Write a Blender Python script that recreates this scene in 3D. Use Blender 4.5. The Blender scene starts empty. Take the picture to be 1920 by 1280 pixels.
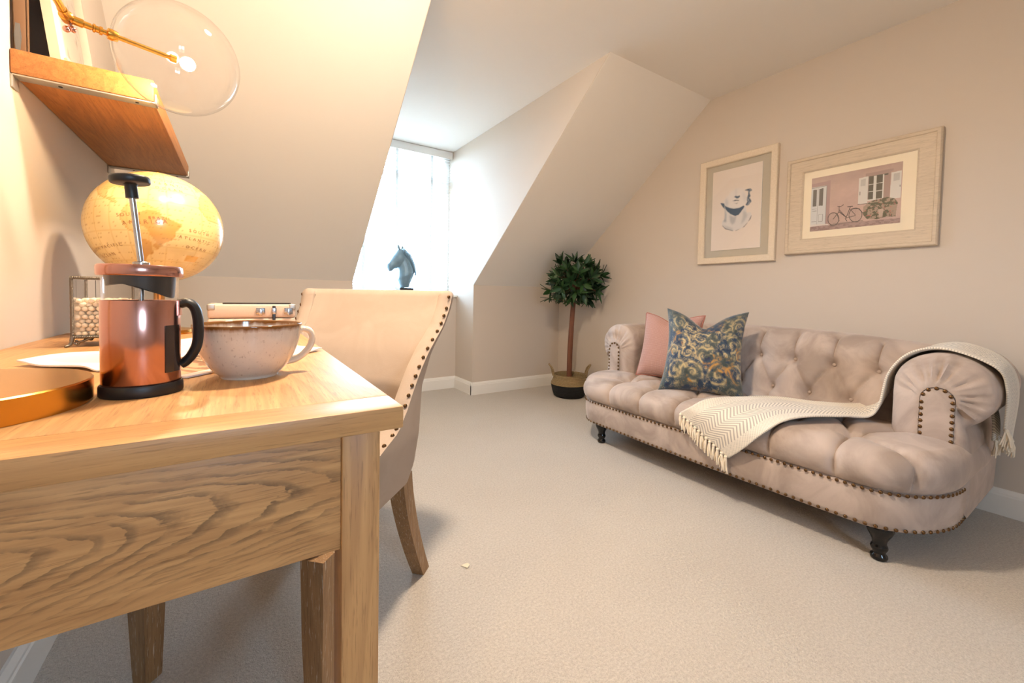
import bpy, bmesh, math, random
import numpy as np
from mathutils import Vector, Matrix

S = bpy.context.scene
COL = S.collection
rnd = random.Random(7)
PI = math.pi

# ------------------------------------------------------------------ camera, sky, lights, exposure
YAW, PIT, ROL, FPX, CYP, CAMH = 0.5825, 0.0346, 0.0187, 777.95, 579.82, 0.93
fw = Vector((math.sin(YAW) * math.cos(PIT), math.cos(YAW) * math.cos(PIT), -math.sin(PIT)))
rt0 = Vector((math.cos(YAW), -math.sin(YAW), 0))
up0 = rt0.cross(fw)
RT = math.cos(ROL) * rt0 + math.sin(ROL) * up0
UP = RT.cross(fw)
cd = bpy.data.cameras.new('camera')
cam = bpy.data.objects.new('camera', cd)
COL.objects.link(cam)
cd.sensor_width = 36
cd.lens = FPX / 1920 * 36
cd.shift_y = (CYP - 640) / 1920
cd.clip_start = 0.02
m = Matrix((RT, UP, -fw)).transposed().to_4x4()
m.translation = (0, 0, CAMH)
cam.matrix_world = m
S.camera = cam

W = bpy.data.worlds.new('overcast_sky')
S.world = W
W.use_nodes = True
bgn = W.node_tree.nodes['Background']
bgn.inputs[0].default_value = (0.50, 0.74, 1.0, 1)
bgn.inputs[1].default_value = 31.0
# overcast sky above the horizon, dull ground below it
_tc = W.node_tree.nodes.new('ShaderNodeTexCoord')
_sx = W.node_tree.nodes.new('ShaderNodeSeparateXYZ')
_rp = W.node_tree.nodes.new('ShaderNodeValToRGB')
W.node_tree.links.new(_tc.outputs['Generated'], _sx.inputs[0])
W.node_tree.links.new(_sx.outputs[2], _rp.inputs[0])
_rp.color_ramp.elements[0].position, _rp.color_ramp.elements[0].color = 0.0, (.16, .17, .16, 1)
_rp.color_ramp.elements[1].position, _rp.color_ramp.elements[1].color = .02, (0.50, 0.74, 1.0, 1)
W.node_tree.links.new(_rp.outputs[0], bgn.inputs[0])

VS = S.view_settings
VS.view_transform = 'Standard'
VS.look = 'None'
VS.gamma = 1
VS.use_curve_mapping = False
VS.exposure = 0.1


def area_light(name, loc, rot, sx, sy, power, color, portal=False):
    l = bpy.data.lights.new(name, 'AREA')
    l.shape = 'RECTANGLE'
    l.size, l.size_y, l.energy, l.color = sx, sy, power, color
    if portal:
        l.cycles.is_portal = True
    o = bpy.data.objects.new(name, l)
    COL.objects.link(o)
    o.location, o.rotation_euler = loc, rot
    return o


BULB = Vector((-.101, 1.287, 1.471))
BULB_STRENGTH = 1180.0
BULB_COL = (1.0, .75, .45, 1)
FILL_STRENGTH = 590.0
FILL_COL = (1.0, .83, .65, 1)
FILL_POS = (.52, 1.09)
area_light('window_portal', (1.27, 4.06, 1.63), (PI / 2, 0, PI), 1.04, 1.42, 1, (1, 1, 1), True)
area_light('rear_fill_portal', (.45, -2.26, 1.5), (PI / 2, 0, 0), .7, .9, 1, (1, 1, 1), True)  # portal of the rear window added for fill

# ------------------------------------------------------------------ helpers


def c(r, g, b):
    f = lambda v: (v / 255 / 12.92) if v <= 10.3 else ((v / 255 + .055) / 1.055) ** 2.4
    return (f(r), f(g), f(b), 1)


class Mt:
    """small wrapper round one procedural material"""

    def __init__(s, name, col=(.5, .5, .5, 1), rough=.5, **kw):
        s.m = bpy.data.materials.new(name)
        s.m.use_nodes = True
        s.t = s.m.node_tree
        s.p = s.t.nodes['Principled BSDF']
        s.p.inputs['Base Color'].default_value = col
        s.p.inputs['Roughness'].default_value = rough
        for k, v in kw.items():
            s.p.inputs[k.replace('_', ' ')].default_value = v
        s.co = None
        s.last = None

    def n(s, typ, **kw):
        x = s.t.nodes.new(typ)
        for k, v in kw.items():
            setattr(x, k, v)
        return x

    def l(s, a, b):
        s.t.links.new(a, b)

    def coord(s, out='Object', scale=(1, 1, 1), rot=(0, 0, 0), loc=(0, 0, 0)):
        tc = s.n('ShaderNodeTexCoord')
        mp = s.n('ShaderNodeMapping')
        mp.inputs['Scale'].default_value = scale
        mp.inputs['Rotation'].default_value = rot
        mp.inputs['Location'].default_value = loc
        s.l(tc.outputs[out], mp.inputs['Vector'])
        return mp.outputs['Vector']

    def noise(s, vec, scale=5, detail=4, rough=.5, dist=0):
        x = s.n('ShaderNodeTexNoise')
        s.l(vec, x.inputs['Vector'])
        x.inputs['Scale'].default_value = scale
        x.inputs['Detail'].default_value = detail
        x.inputs['Roughness'].default_value = rough
        x.inputs['Distortion'].default_value = dist
        return x.outputs['Fac']

    def wave(s, vec, scale=5, dist=0, detail=2, dscale=1, typ='BANDS', direction='X', profile='SIN'):
        x = s.n('ShaderNodeTexWave', wave_type=typ, wave_profile=profile)
        if typ == 'BANDS':
            x.bands_direction = direction
        else:
            x.rings_direction = direction
        s.l(vec, x.inputs['Vector'])
        x.inputs['Scale'].default_value = scale
        x.inputs['Distortion'].default_value = dist
        x.inputs['Detail'].default_value = detail
        x.inputs['Detail Scale'].default_value = dscale
        return x.outputs['Fac']

    def ramp(s, fac, stops):
        x = s.n('ShaderNodeValToRGB')
        e = x.color_ramp.elements
        e[0].position, e[0].color = stops[0]
        e[1].position, e[1].color = stops[-1]
        for p, cc in stops[1:-1]:
            y = e.new(p)
            y.color = cc
        s.l(fac, x.inputs['Fac'])
        return x.outputs['Color']

    def mix(s, a, b, fac=.5, mode='MIX'):
        x = s.n('ShaderNodeMix', data_type='RGBA', blend_type=mode)
        for sock, v in ((x.inputs[0], fac), (x.inputs[6], a), (x.inputs[7], b)):
            if isinstance(v, (int, float, tuple)):
                sock.default_value = v
            else:
                s.l(v, sock)
        return x.outputs[2]

    def math(s, op, a, b=0.0):
        x = s.n('ShaderNodeMath', operation=op)
        for i, v in enumerate((a, b)):
            if isinstance(v, (int, float)):
                x.inputs[i].default_value = v
            else:
                s.l(v, x.inputs[i])
        return x.outputs[0]

    def color(s, sock):
        s.l(sock, s.p.inputs['Base Color'])
        return s

    def bump(s, h, strength=.3, dist=.01):
        x = s.n('ShaderNodeBump')
        x.inputs['Strength'].default_value = strength
        x.inputs['Distance'].default_value = dist
        s.l(h, x.inputs['Height'])
        s.l(x.outputs['Normal'], s.p.inputs['Normal'])
        return s


ORG = {}


def put(name, V, F, mat, parent=None, smooth=True, ang=40, world=True, uv=None, col=None, kind=None):
    """one mesh object from vertex and face lists; world coordinates are moved into the parent's frame"""
    V = np.asarray(V, dtype=float)
    if parent is not None and world:
        V = V - np.array(ORG[parent.name])
    me = bpy.data.meshes.new(name)
    me.from_pydata(V.tolist(), [], [list(map(int, f)) for f in F])
    if uv is not None:
        ul = me.uv_layers.new(name='UVMap')
        idx = np.zeros(len(me.loops), dtype=np.int32)
        me.loops.foreach_get('vertex_index', idx)
        ul.data.foreach_set('uv', np.asarray(uv)[idx].astype(np.float32).ravel())
    if col is not None:
        ca = me.color_attributes.new('Col', 'FLOAT_COLOR', 'POINT')
        a = np.ones((len(V), 4), dtype=np.float32)
        a[:, :3] = col
        ca.data.foreach_set('color', a.ravel())
    me.validate()
    bm = bmesh.new()
    bm.from_mesh(me)
    bmesh.ops.recalc_face_normals(bm, faces=bm.faces)
    bm.to_mesh(me)
    bm.free()
    if smooth:
        me.shade_smooth()
        me.set_sharp_from_angle(angle=math.radians(ang))
    for mm in (mat if isinstance(mat, (list, tuple)) else [mat]):
        me.materials.append(mm.m)
    o = bpy.data.objects.new(name, me)
    COL.objects.link(o)
    if parent is not None:
        o.parent = parent
        ORG[o.name] = ORG.get(parent.name, (0, 0, 0)) if world else (0, 0, 0)
    else:
        ORG[o.name] = (0, 0, 0)
    if kind:
        o['kind'] = kind
    return o


def thing(name, label, cat, loc=(0, 0, 0), rotz=0, group=None):
    o = bpy.data.objects.new(name, None)
    o.empty_display_size = .05
    COL.objects.link(o)
    o.location = loc
    o.rotation_euler = (0, 0, rotz)
    ORG[o.name] = tuple(loc)
    return tag(o, label, cat, group)


def tag(o, label, cat, group=None):
    o['label'] = label
    o['category'] = cat
    if group:
        o['group'] = group
    return o


def copy_part(o, loc, parent, rot=None, scale=None):
    d = o.copy()
    COL.objects.link(d)
    d.parent = parent
    d.location = loc
    if rot is not None:
        d.rotation_euler = rot
    if scale is not None:
        d.scale = scale
    ORG[d.name] = (0, 0, 0)
    return d


class MB:
    def __init__(s):
        s.V, s.F = [], []

    def add(s, VF):
        V, F = VF
        k = len(s.V)
        s.V.extend([tuple(v) for v in V])
        s.F.extend([tuple(i + k for i in f) for f in F])
        return s

    def put(s, *a, **k):
        return put(a[0], s.V, s.F, *a[1:], **k)


def box(x0, x1, y0, y1, z0, z1, bev=0.0, seg=2):
    bm = bmesh.new()
    bmesh.ops.create_cube(bm, size=1)
    for v in bm.verts:
        v.co = Vector(((x0 + x1) / 2 + v.co.x * (x1 - x0), (y0 + y1) / 2 + v.co.y * (y1 - y0), (z0 + z1) / 2 + v.co.z * (z1 - z0)))
    if bev:
        bmesh.ops.bevel(bm, geom=bm.edges[:], offset=bev, segments=seg, profile=.5, affect='EDGES')
    V = [tuple(v.co) for v in bm.verts]
    bm.verts.index_update()
    F = [[v.index for v in f.verts] for f in bm.faces]
    bm.free()
    return V, F


def prism(poly, axis, a, b):
    """extrude a 2-D polygon along an axis; poly lists the other two coordinates in x,y,z order"""
    V = []
    for t in (a, b):
        for p, q in poly:
            V.append({'x': (t, p, q), 'y': (p, t, q), 'z': (p, q, t)}[axis])
    n = len(poly)
    F = [list(range(n))[::-1], list(range(n, 2 * n))] + [[i, (i + 1) % n, n + (i + 1) % n, n + i] for i in range(n)]
    return V, F


def lathe(prof, n=48, cx=0, cy=0, z=0, closed=False):
    V, F = [], []
    for r, h in prof:
        for i in range(n):
            t = 2 * PI * i / n
            V.append((cx + r * math.cos(t), cy + r * math.sin(t), z + h))
    k = len(prof)
    for j in range(k - (0 if closed else 1)):
        a, b = j * n, ((j + 1) % k) * n
        for i in range(n):
            F.append((a + i, a + (i + 1) % n, b + (i + 1) % n, b + i))
    if not closed:
        if prof[0][0] > 1e-6:
            F.append(tuple(range(n))[::-1])
        if prof[-1][0] > 1e-6:
            F.append(tuple(range((k - 1) * n, k * n)))
    return V, F


def loft(rings, closed=True, caps=True):
    n = len(rings[0])
    V = [tuple(p) for r in rings for p in r]
    F = []
    for j in range(len(rings) - 1):
        for i in range(n if closed else n - 1):
            F.append((j * n + i, j * n + (i + 1) % n, (j + 1) * n + (i + 1) % n, (j + 1) * n + i))
    if caps and closed:
        F.append(tuple(range(n))[::-1])
        F.append(tuple(range((len(rings) - 1) * n, len(rings) * n)))
    return V, F


def tube(path, rad, n=10, closed=False, flat=None):
    P = [Vector(p) for p in path]
    k = len(P)
    R = rad if isinstance(rad, (list, tuple)) else [rad] * k
    prev = None
    rings = []
    for i in range(k):
        if closed:
            d = P[(i + 1) % k] - P[i - 1]
        else:
            d = P[min(i + 1, k - 1)] - P[max(i - 1, 0)]
        d.normalize()
        if prev is None:
            a = d.orthogonal().normalized() if flat is None else (Vector(flat) - d * d.dot(Vector(flat))).normalized()
        else:
            a = (prev - d * d.dot(prev)).normalized()
        prev = a
        b = d.cross(a)
        rings.append([P[i] + (a * math.cos(2 * PI * j / n) + b * math.sin(2 * PI * j / n)) * R[i] for j in range(n)])
    if closed:
        V, F = loft(rings, True, False)
        m_ = (k - 1) * n
        F += [(m_ + i, m_ + (i + 1) % n, (i + 1) % n, i) for i in range(n)]
        return V, F
    return loft(rings)


def cat(pts, n=8):
    """Catmull-Rom through points"""
    P = [np.array(p, float) for p in pts]
    P = [2 * P[0] - P[1]] + P + [2 * P[-1] - P[-2]]
    out = []
    for i in range(1, len(P) - 2):
        for j in range(n):
            t = j / n
            a, b, cc, d = P[i - 1], P[i], P[i + 1], P[i + 2]
            out.append(.5 * ((2 * b) + (cc - a) * t + (2 * a - 5 * b + 4 * cc - d) * t * t + (3 * b - a - 3 * cc + d) * t ** 3))
    out.append(P[-2])
    return out


def sphere(r, n=16, m=10, cx=0, cy=0, cz=0, sx=1, sy=1, sz=1):
    V = [(cx, cy, cz - r * sz)]
    for j in range(1, m):
        t = -PI / 2 + PI * j / m
        for i in range(n):
            p = 2 * PI * i / n
            V.append((cx + r * sx * math.cos(t) * math.cos(p), cy + r * sy * math.cos(t) * math.sin(p), cz + r * sz * math.sin(t)))
    V.append((cx, cy, cz + r * sz))
    F = [(0, 1 + (i + 1) % n, 1 + i) for i in range(n)]
    for j in range(m - 2):
        a, b = 1 + j * n, 1 + (j + 1) * n
        F += [(a + i, a + (i + 1) % n, b + (i + 1) % n, b + i) for i in range(n)]
    a, e = 1 + (m - 2) * n, len(V) - 1
    F += [(a + i, a + (i + 1) % n, e) for i in range(n)]
    return V, F


def gridF(nu, nv):
    return [(i * nv + j, (i + 1) * nv + j, (i + 1) * nv + j + 1, i * nv + j + 1) for i in range(nu - 1) for j in range(nv - 1)]


def struct(name, VF, mat, **k):
    o = put(name, VF[0], VF[1], mat, **k)
    if k.get('parent') is None:
        o['kind'] = 'structure'
    return o


# ------------------------------------------------------------------ materials


def paint(name, col, var=.03):
    M = Mt(name, col, .75)
    v = M.coord()
    n1 = M.noise(v, 260, 3, .6)
    M.bump(n1, .08, .002)
    n2 = M.noise(v, 1.3, 3, .5)
    k1 = tuple(x * (1 - var) for x in col[:3]) + (1,)
    M.color(M.mix(k1, col, n2))
    return M


m_wall = paint('greige_wall_paint', c(207, 194, 180))
m_ceil = paint('off_white_ceiling_paint', c(244, 238, 230))
m_trim = Mt('white_satin_trim', c(235, 231, 224), .35)
m_upvc = Mt('white_window_frame', c(240, 241, 240), .3)

m_carpet = Mt('oatmeal_carpet', rough=1.0, Sheen_Weight=.3)
_v = m_carpet.coord()
_f = m_carpet.mix(m_carpet.noise(_v, 330, 2, .7), m_carpet.noise(_v, 130, 3, .75), .6)
_g = m_carpet.noise(_v, 2.2, 4, .6, .6)
_h = m_carpet.noise(_v, 90, 3, .6)
_c = m_carpet.mix(c(142, 131, 118), c(222, 212, 199), m_carpet.ramp(_f, [(.36, (0, 0, 0, 1)), (.64, (1, 1, 1, 1))]))
_c = m_carpet.mix(_c, m_carpet.mix(c(182, 169, 154), c(208, 198, 185), _g), .5)
m_carpet.color(_c)
m_carpet.bump(m_carpet.mix(_f, _h, .4), .9, .012)


def oak(name, axis='X', light=c(210, 160, 104), dark=c(152, 102, 57), figure=0.0, rough=.42, wash=0.0, off=0.0):
    M = Mt(name, rough=rough)

    def st(k):
        return tuple(k if a_ == axis else 1 for a_ in 'XYZ')

    lo = (off, off * 1.7, off * .6)
    tone = M.noise(M.coord(scale=st(.3), loc=lo), 4, 3, .5)
    field = M.noise(M.coord(scale=st(.10), loc=lo), 7, 2, .45, .3)
    ring = M.math('FRACT', M.math('MULTIPLY', field, 17.0))
    ring = M.ramp(ring, [(0, (1, 1, 1, 1)), (.35, (.35, .35, .35, 1)), (.85, (0, 0, 0, 1)), (1, (1, 1, 1, 1))])
    streak = M.noise(M.coord(scale=st(.03), loc=lo), 150, 4, .6)
    fine = M.noise(M.coord(scale=st(.05), loc=lo), 420, 3, .6)
    a = M.mix(light, dark, M.math('MULTIPLY', ring, .42))
    a = M.mix(a, dark, M.math('MULTIPLY', M.ramp(streak, [(.40, (0, 0, 0, 1)), (.68, (1, 1, 1, 1))]), .5))
    a = M.mix(a, tuple(x * .78 for x in light[:3]) + (1,), M.math('MULTIPLY', tone, .6))
    pores = M.ramp(fine, [(.56, (0, 0, 0, 1)), (.66, (1, 1, 1, 1))])
    a = M.mix(a, tuple(x * .6 for x in dark[:3]) + (1,), M.math('MULTIPLY', pores, .4))
    if figure:
        tc = M.n('ShaderNodeTexCoord')
        sp = M.n('ShaderNodeSeparateXYZ')
        M.l(tc.outputs['Object'], sp.inputs[0])
        wob = M.noise(M.coord(scale=(.35, 1, 1)), 9, 3, .5)
        jag = M.noise(M.coord(scale=(.6, 1, 1)), 75, 3, .65)
        z_ = M.math('ADD', M.math('SUBTRACT', sp.outputs[2], .700), M.math('MULTIPLY', sp.outputs[0], -.06))
        f2 = M.math('ADD', M.math('MULTIPLY', sp.outputs[0], 1.5), M.math('MULTIPLY', M.math('MULTIPLY', z_, z_), 120))
        f2 = M.math('ADD', f2, M.math('ADD', M.math('MULTIPLY', wob, .75), M.math('MULTIPLY', jag, .07)))
        ln = M.math('FRACT', M.math('MULTIPLY', f2, 11.0))
        ln = M.ramp(ln, [(0, (1, 1, 1, 1)), (.22, (.7, .7, .7, 1)), (.42, (0, 0, 0, 1)), (.95, (0, 0, 0, 1)), (1, (1, 1, 1, 1))])
        brk = M.ramp(jag, [(.34, (.15, .15, .15, 1)), (.55, (1, 1, 1, 1))])
        near = M.ramp(M.math('ABSOLUTE', M.math('MULTIPLY', z_, 12)), [(.0, (1, 1, 1, 1)), (.42, (.75, .75, .75, 1)), (.8, (.3, .3, .3, 1))])
        zone = M.math('MULTIPLY', near, M.ramp(sp.outputs[0], [(.0, (.75, .75, .75, 1)), (.18, (1, 1, 1, 1)), (.25, (.2, .2, .2, 1))]))
        a = M.mix(a, c(92, 68, 46), M.math('MULTIPLY', M.math('MULTIPLY', M.math('MULTIPLY', ln, brk), zone), figure))
    if wash:
        w = M.ramp(M.noise(M.coord(scale=st(.08)), 260, 4, .7), [(.58, (0, 0, 0, 1)), (.66, (1, 1, 1, 1))])
        a = M.mix(a, c(205, 190, 170), M.math('MULTIPLY', w, wash))
    M.color(a)
    M.bump(fine, .12, .0015)
    return M


m_oak_x = oak('oak_grain_along_width', 'X')
m_oak_y = oak('oak_grain_along_length', 'Y', off=.3)
m_oak_z = oak('oak_grain_upright', 'Z', off=.7)
m_oak_panel = oak('figured_oak_panel', 'X', figure=.85, off=1.3)
m_oak_leg = oak('limed_oak_leg', 'Z', c(158, 120, 80), c(104, 74, 46), wash=.6, rough=.55, off=2.1)
m_shelf = oak('oak_shelf_board', 'Y', c(190, 126, 66), c(128, 74, 34), rough=.5, off=.9)


def velvet(name, a, b, rough=.65, sheen=.5):
    M = Mt(name, rough=rough, Sheen_Weight=sheen, Sheen_Roughness=.35)
    M.p.inputs['Sheen Tint'].default_value = c(255, 236, 222)
    M.p.inputs['Specular IOR Level'].default_value = .2
    v = M.coord()
    n1 = M.noise(v, 6, 5, .55, .8)
    M.color(M.mix(a, b, M.ramp(n1, [(.38, (0, 0, 0, 1)), (.62, (1, 1, 1, 1))])))
    M.bump(M.noise(v, 420, 2), .12, .002)
    return M


m_velvet = velvet('beige_pink_velvet', c(162, 146, 136), c(190, 174, 164))
m_linen = velvet('oatmeal_chair_fabric', c(164, 146, 130), c(171, 153, 137), .8, .15)
m_nail = Mt('antique_brass_nail', c(112, 84, 56), .32, Metallic=1.0)
m_black_gloss = Mt('black_lacquer', c(14, 13, 14), .12)
m_black = Mt('black_plastic', c(24, 24, 26), .45)
m_copper = Mt('copper_metal', c(198, 148, 136), .2, Metallic=1.0)
_n = m_copper.noise(m_copper.coord(scale=(1, 1, .02)), 300, 2)
m_copper.bump(_n, .03, .001)
m_brass = Mt('brushed_brass', c(214, 160, 72), .26, Metallic=1.0)
m_steel = Mt('steel', c(180, 180, 182), .25, Metallic=1.0)
m_pewter = Mt('aged_pewter', c(120, 112, 100), .4, Metallic=.9)
m_strap = Mt('galvanised_strap', c(178, 172, 164), .42, Metallic=.7)
m_dark = Mt('dark_slot', c(28, 22, 20), .3)
m_white = Mt('white_plastic', c(238, 238, 236), .4)
m_coffee = Mt('dark_glass_window', c(52, 40, 34), .15)


def thin_glass(name, tint=(1, 1, 1, 1), edge=.9):
    M = Mt(name)
    t = M.t
    t.nodes.remove(M.p)
    out = [x for x in t.nodes if x.type == 'OUTPUT_MATERIAL'][0]
    tr = M.n('ShaderNodeBsdfTransparent')
    tr.inputs[0].default_value = tint
    gl = M.n('ShaderNodeBsdfGlossy')
    gl.inputs['Roughness'].default_value = .02
    fr = M.n('ShaderNodeLayerWeight')
    fr.inputs['Blend'].default_value = .5
    fac = M.math('ADD', M.math('MULTIPLY', M.math('POWER', fr.outputs['Facing'], 4.5), edge), .035)
    mx = M.n('ShaderNodeMixShader')
    M.l(fac, mx.inputs[0])
    M.l(tr.outputs[0], mx.inputs[1])
    M.l(gl.outputs[0], mx.inputs[2])
    M.l(mx.outputs[0], out.inputs[0])
    return M


m_glass = thin_glass('clear_thin_glass')
m_bulb = Mt('glowing_bulb')
m_bulb.p.inputs['Emission Color'].default_value = BULB_COL
m_bulb.p.inputs['Emission Strength'].default_value = BULB_STRENGTH


def vcol(name, rough=.6, **kw):
    M = Mt(name, rough=rough, **kw)
    a = M.n('ShaderNodeAttribute', attribute_name='Col')
    M.color(a.outputs['Color'])
    return M


m_print = vcol('printed_paper', .7)
m_globe = vcol('varnished_globe_paper', .22, Coat_Weight=.4)

# ------------------------------------------------------------------ room shell
XL, XR, YK, YS, XD0, XD1, YA, YW = -.425, 2.82, 3.38, 1.75, .74, 1.80, 3.743, 3.92
ZK, ZC, BH, YR = 1.0155, 2.3464, .115, -2.2
struct('floor', prism([(XL - .1, YR - .1), (XR + .1, YR - .1), (XR + .1, YW + .1), (XL - .1, YW + .1)], 'z', -.1, 0), m_carpet, smooth=False)
struct('wall_left', box(XL - .1, XL, YR - .1, YK + .2, 0, ZC + .1), m_wall, smooth=False)
struct('wall_right', box(XR, XR + .1, YR - .1, YK + .2, 0, ZC + .1), m_wall, smooth=False)
struct('ceiling', prism([(XL, YR), (XR, YR), (XR, YS), (XD1, YS), (XD1, YW + .1), (XD0, YW + .1), (XD0, YS), (XL, YS)], 'z', ZC, ZC + .1), m_ceil, smooth=False)
sd = Vector((0, YS - YK, ZC - ZK)).normalized()
sn = Vector((0, sd.z, -sd.y))  # away from the room


def slope(name, x0, x1):
    a, b = Vector((0, YK, ZK)), Vector((0, YS, ZC))
    pts = [a, b, b + sn * .12, a + sn * .12]
    return struct(name, prism([(p.y, p.z) for p in pts], 'x', x0, x1), m_ceil, smooth=False)


slope('ceiling_slope_left', XL, XD0 - .003)
slope('ceiling_slope_right', XD1 + .003, XR)
struct('wall_knee_left', box(XL, XD0 - .003, YK, YK + .12, 0, ZK + .02), m_wall, smooth=False)
struct('wall_knee_right', box(XD1 + .003, XR, YK, YK + .12, 0, ZK + .02), m_wall, smooth=False)
e = .0012
cheek = [(YK + e, 0), (YW + .1, 0), (YW + .1, ZC + .05), (YS + e * 2, ZC + .05), (YS + e * 2, ZC), (YK + e, ZK + e)]
struct('wall_dormer_left', prism(cheek, 'x', XD0 - .1, XD0), m_wall, smooth=False)
struct('wall_dormer_right', prism(cheek, 'x', XD1, XD1 + .1), m_wall, smooth=False)
struct('wall_dormer_back', box(XD0, XD1, YA, YW + .1, 0, .897), m_wall, smooth=False)
struct('trim_1', box(XD0 + .001, XD1 - .001, YA - .025, YW, .897, .919, .006), m_trim)
wr = []
RX0, RX1, RZ0, RZ1 = .1, .8, 1.05, 1.95  # opening cut in the unseen rear wall for fill daylight
rw = MB()
for b_ in ((XL - .1, RX0, 0, ZC + .1), (RX1, XR + .1, 0, ZC + .1), (RX0, RX1, 0, RZ0), (RX0, RX1, RZ1, ZC + .1)):
    rw.add(box(b_[0], b_[1], YR - .1, YR, b_[2], b_[3]))
o = rw.put('wall_rear', m_wall, smooth=False)
o['kind'] = 'structure'


def skirting(name, p0, p1, nrm):
    """moulded skirting board from p0 to p1; nrm points into the room"""
    prof = [(0, 0), (.018, 0), (.018, BH * .76), (.015, BH * .80), (.0145, BH * .86), (.010, BH * .93), (.006, BH), (0, BH)]
    p0, p1, nrm = Vector((*p0, 0)), Vector((*p1, 0)), Vector((*nrm, 0))
    R = [[p + nrm * a + Vector((0, 0, h)) for a, h in prof] for p in (p0, p1)]
    V, F = loft(R)
    return struct(name, (V, F), m_trim, smooth=False)


t_ = .018
skirting('baseboard_left', (XL, YR), (XL, YK - t_), (1, 0))
skirting('baseboard_right', (XR, YR), (XR, YK - t_), (-1, 0))
skirting('baseboard_knee_left', (XL, YK), (XD0 + t_, YK), (0, -1))
skirting('baseboard_knee_right', (XD1 - t_, YK), (XR, YK), (0, -1))
skirting('baseboard_dormer_left', (XD0, YK - t_ + .001), (XD0, YA - t_), (1, 0))
skirting('baseboard_dormer_right', (XD1, YK - t_ + .001), (XD1, YA - t_), (-1, 0))
skirting('baseboard_dormer_back', (XD0, YA), (XD1, YA), (0, -1))


def window(name, x0, x1, z0, z1, y, mull, transom):
    root = bpy.data.objects.new(name, None)
    COL.objects.link(root)
    root['kind'] = 'structure'
    ORG[root.name] = (0, 0, 0)
    d0, d1, w = y, y + .07, .06
    for b_ in ((x0, x0 + w, z0, z1), (x1 - w, x1, z0, z1)):
        put('window_jamb', *box(b_[0], b_[1], d0, d1, b_[2], b_[3], .006), m_upvc, root)
    for b_ in ((z0, z0 + w), (z1 - w, z1)):
        put('window_rail', *box(x0 + w, x1 - w, d0, d1, b_[0], b_[1], .006), m_upvc, root)
    for mx in mull:
        put('window_mullion', *box(mx - .03, mx + .03, d0, d1, z0 + w, z1 - w, .006), m_upvc, root)
    for tz in transom:
        put('window_transom', *box(x0 + w, x1 - w, d0 + .004, d1 - .004, tz - .025, tz + .025, .006), m_upvc, root)
    put('window_pane', *box(x0 + w - .005, x1 - w + .005, y + .033, y + .037, z0 + w - .005, z1 - w + .005), m_glass, root, smooth=False)
    return root


window('window_1', XD0, XD1, .919, ZC, YW + .02, [], [2.06])
window('window_rear_fill', RX0, RX1, RZ0, RZ1, YR - .09, [.45], [])  # unseen window added behind the camera to let in cool fill

# added fill light shaped as a flush ceiling lamp, out of view
cl_ = thing('ceiling_fill_light', 'added unseen fill light shaped as a flush ceiling dome above the chair', 'lamp', (*FILL_POS, ZC))
m_opal = Mt('fill_opal_glow')
m_opal.p.inputs['Emission Color'].default_value = FILL_COL
m_opal.p.inputs['Emission Strength'].default_value = FILL_STRENGTH
put('fill_ring', *lathe([(.001, 0), (.110, 0), (.110, -.014), (.102, -.018), (.001, -.018)], 40, *FILL_POS, ZC), m_white, cl_)
put('fill_dome', *lathe([(.001, -.045), (.04, -.043), (.07, -.036), (.090, -.024), (.093, -.018), (.001, -.0175)], 40, *FILL_POS, ZC), m_opal, cl_)

# ------------------------------------------------------------------ venetian blind
bl = thing('venetian_blind', 'white venetian blind with open slats and ladder tapes covering the dormer window', 'blind', (1.27, 3.885, .92))
put('valance', *box(XD0 + .004, XD1 - .004, 3.852, 3.868, 2.272, 2.343, .004), m_white, bl)
put('headrail', *box(XD0 + .01, XD1 - .01, 3.870, 3.915, 2.285, 2.335, .004), m_white, bl)
sl0 = None
NS = 44
for k in range(NS):
    z = .955 + k * (2.262 - .955) / (NS - 1)
    if sl0 is None:
        n_ = 5
        rings = []
        for x in (XD0 + .012, XD1 - .012):
            rr = []
            for sgn in (1, -1):
                for j in range(n_):
                    t = (j / (n_ - 1) * 2 - 1) * sgn
                    rr.append((x - 1.27, t * .013, .0012 * sgn + .002 * (1 - t * t) + t * .002))
            rings.append(rr)
        sl0 = put('slat', *loft(rings), m_white, bl, world=False)
        sl0.location = (0, .008, z - .92)
    else:
        copy_part(sl0, (0, .008, z - .92), bl)
put('bottom_rail', *box(XD0 + .012, XD1 - .012, 3.878, 3.906, .925, .942, .004), m_white, bl)
m_tape = Mt('pale_ladder_tape', c(206, 205, 202), .8)
_tr = m_tape.n('ShaderNodeBsdfTranslucent')
_tr.inputs[0].default_value = c(214, 214, 212)
_mx = m_tape.n('ShaderNodeMixShader')
_mx.inputs[0].default_value = .5
m_tape.l(m_tape.p.outputs[0], _mx.inputs[1])
m_tape.l(_tr.outputs[0], _mx.inputs[2])
m_tape.l(_mx.outputs[0], [x for x in m_tape.t.nodes if x.type == 'OUTPUT_MATERIAL'][0].inputs[0])
for x in (.94, 1.24, 1.585):
    put('ladder_tape', *box(x - .012, x + .012, 3.8755, 3.8775, .94, 2.285), m_tape, bl, smooth=False)
put('tilt_cord', *tube(cat([(1.66, 3.872, 2.28), (1.70, 3.868, 1.95), (1.745, 3.866, 1.7), (1.765, 3.866, 1.50)], 6), .0018, 6), m_white, bl)
put('cord_pull', *lathe([(.001, .03), (.004, .028), (.006, .0), (.001, -.002)], 10, 1.765, 3.866, 1.47), m_white, bl)

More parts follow.
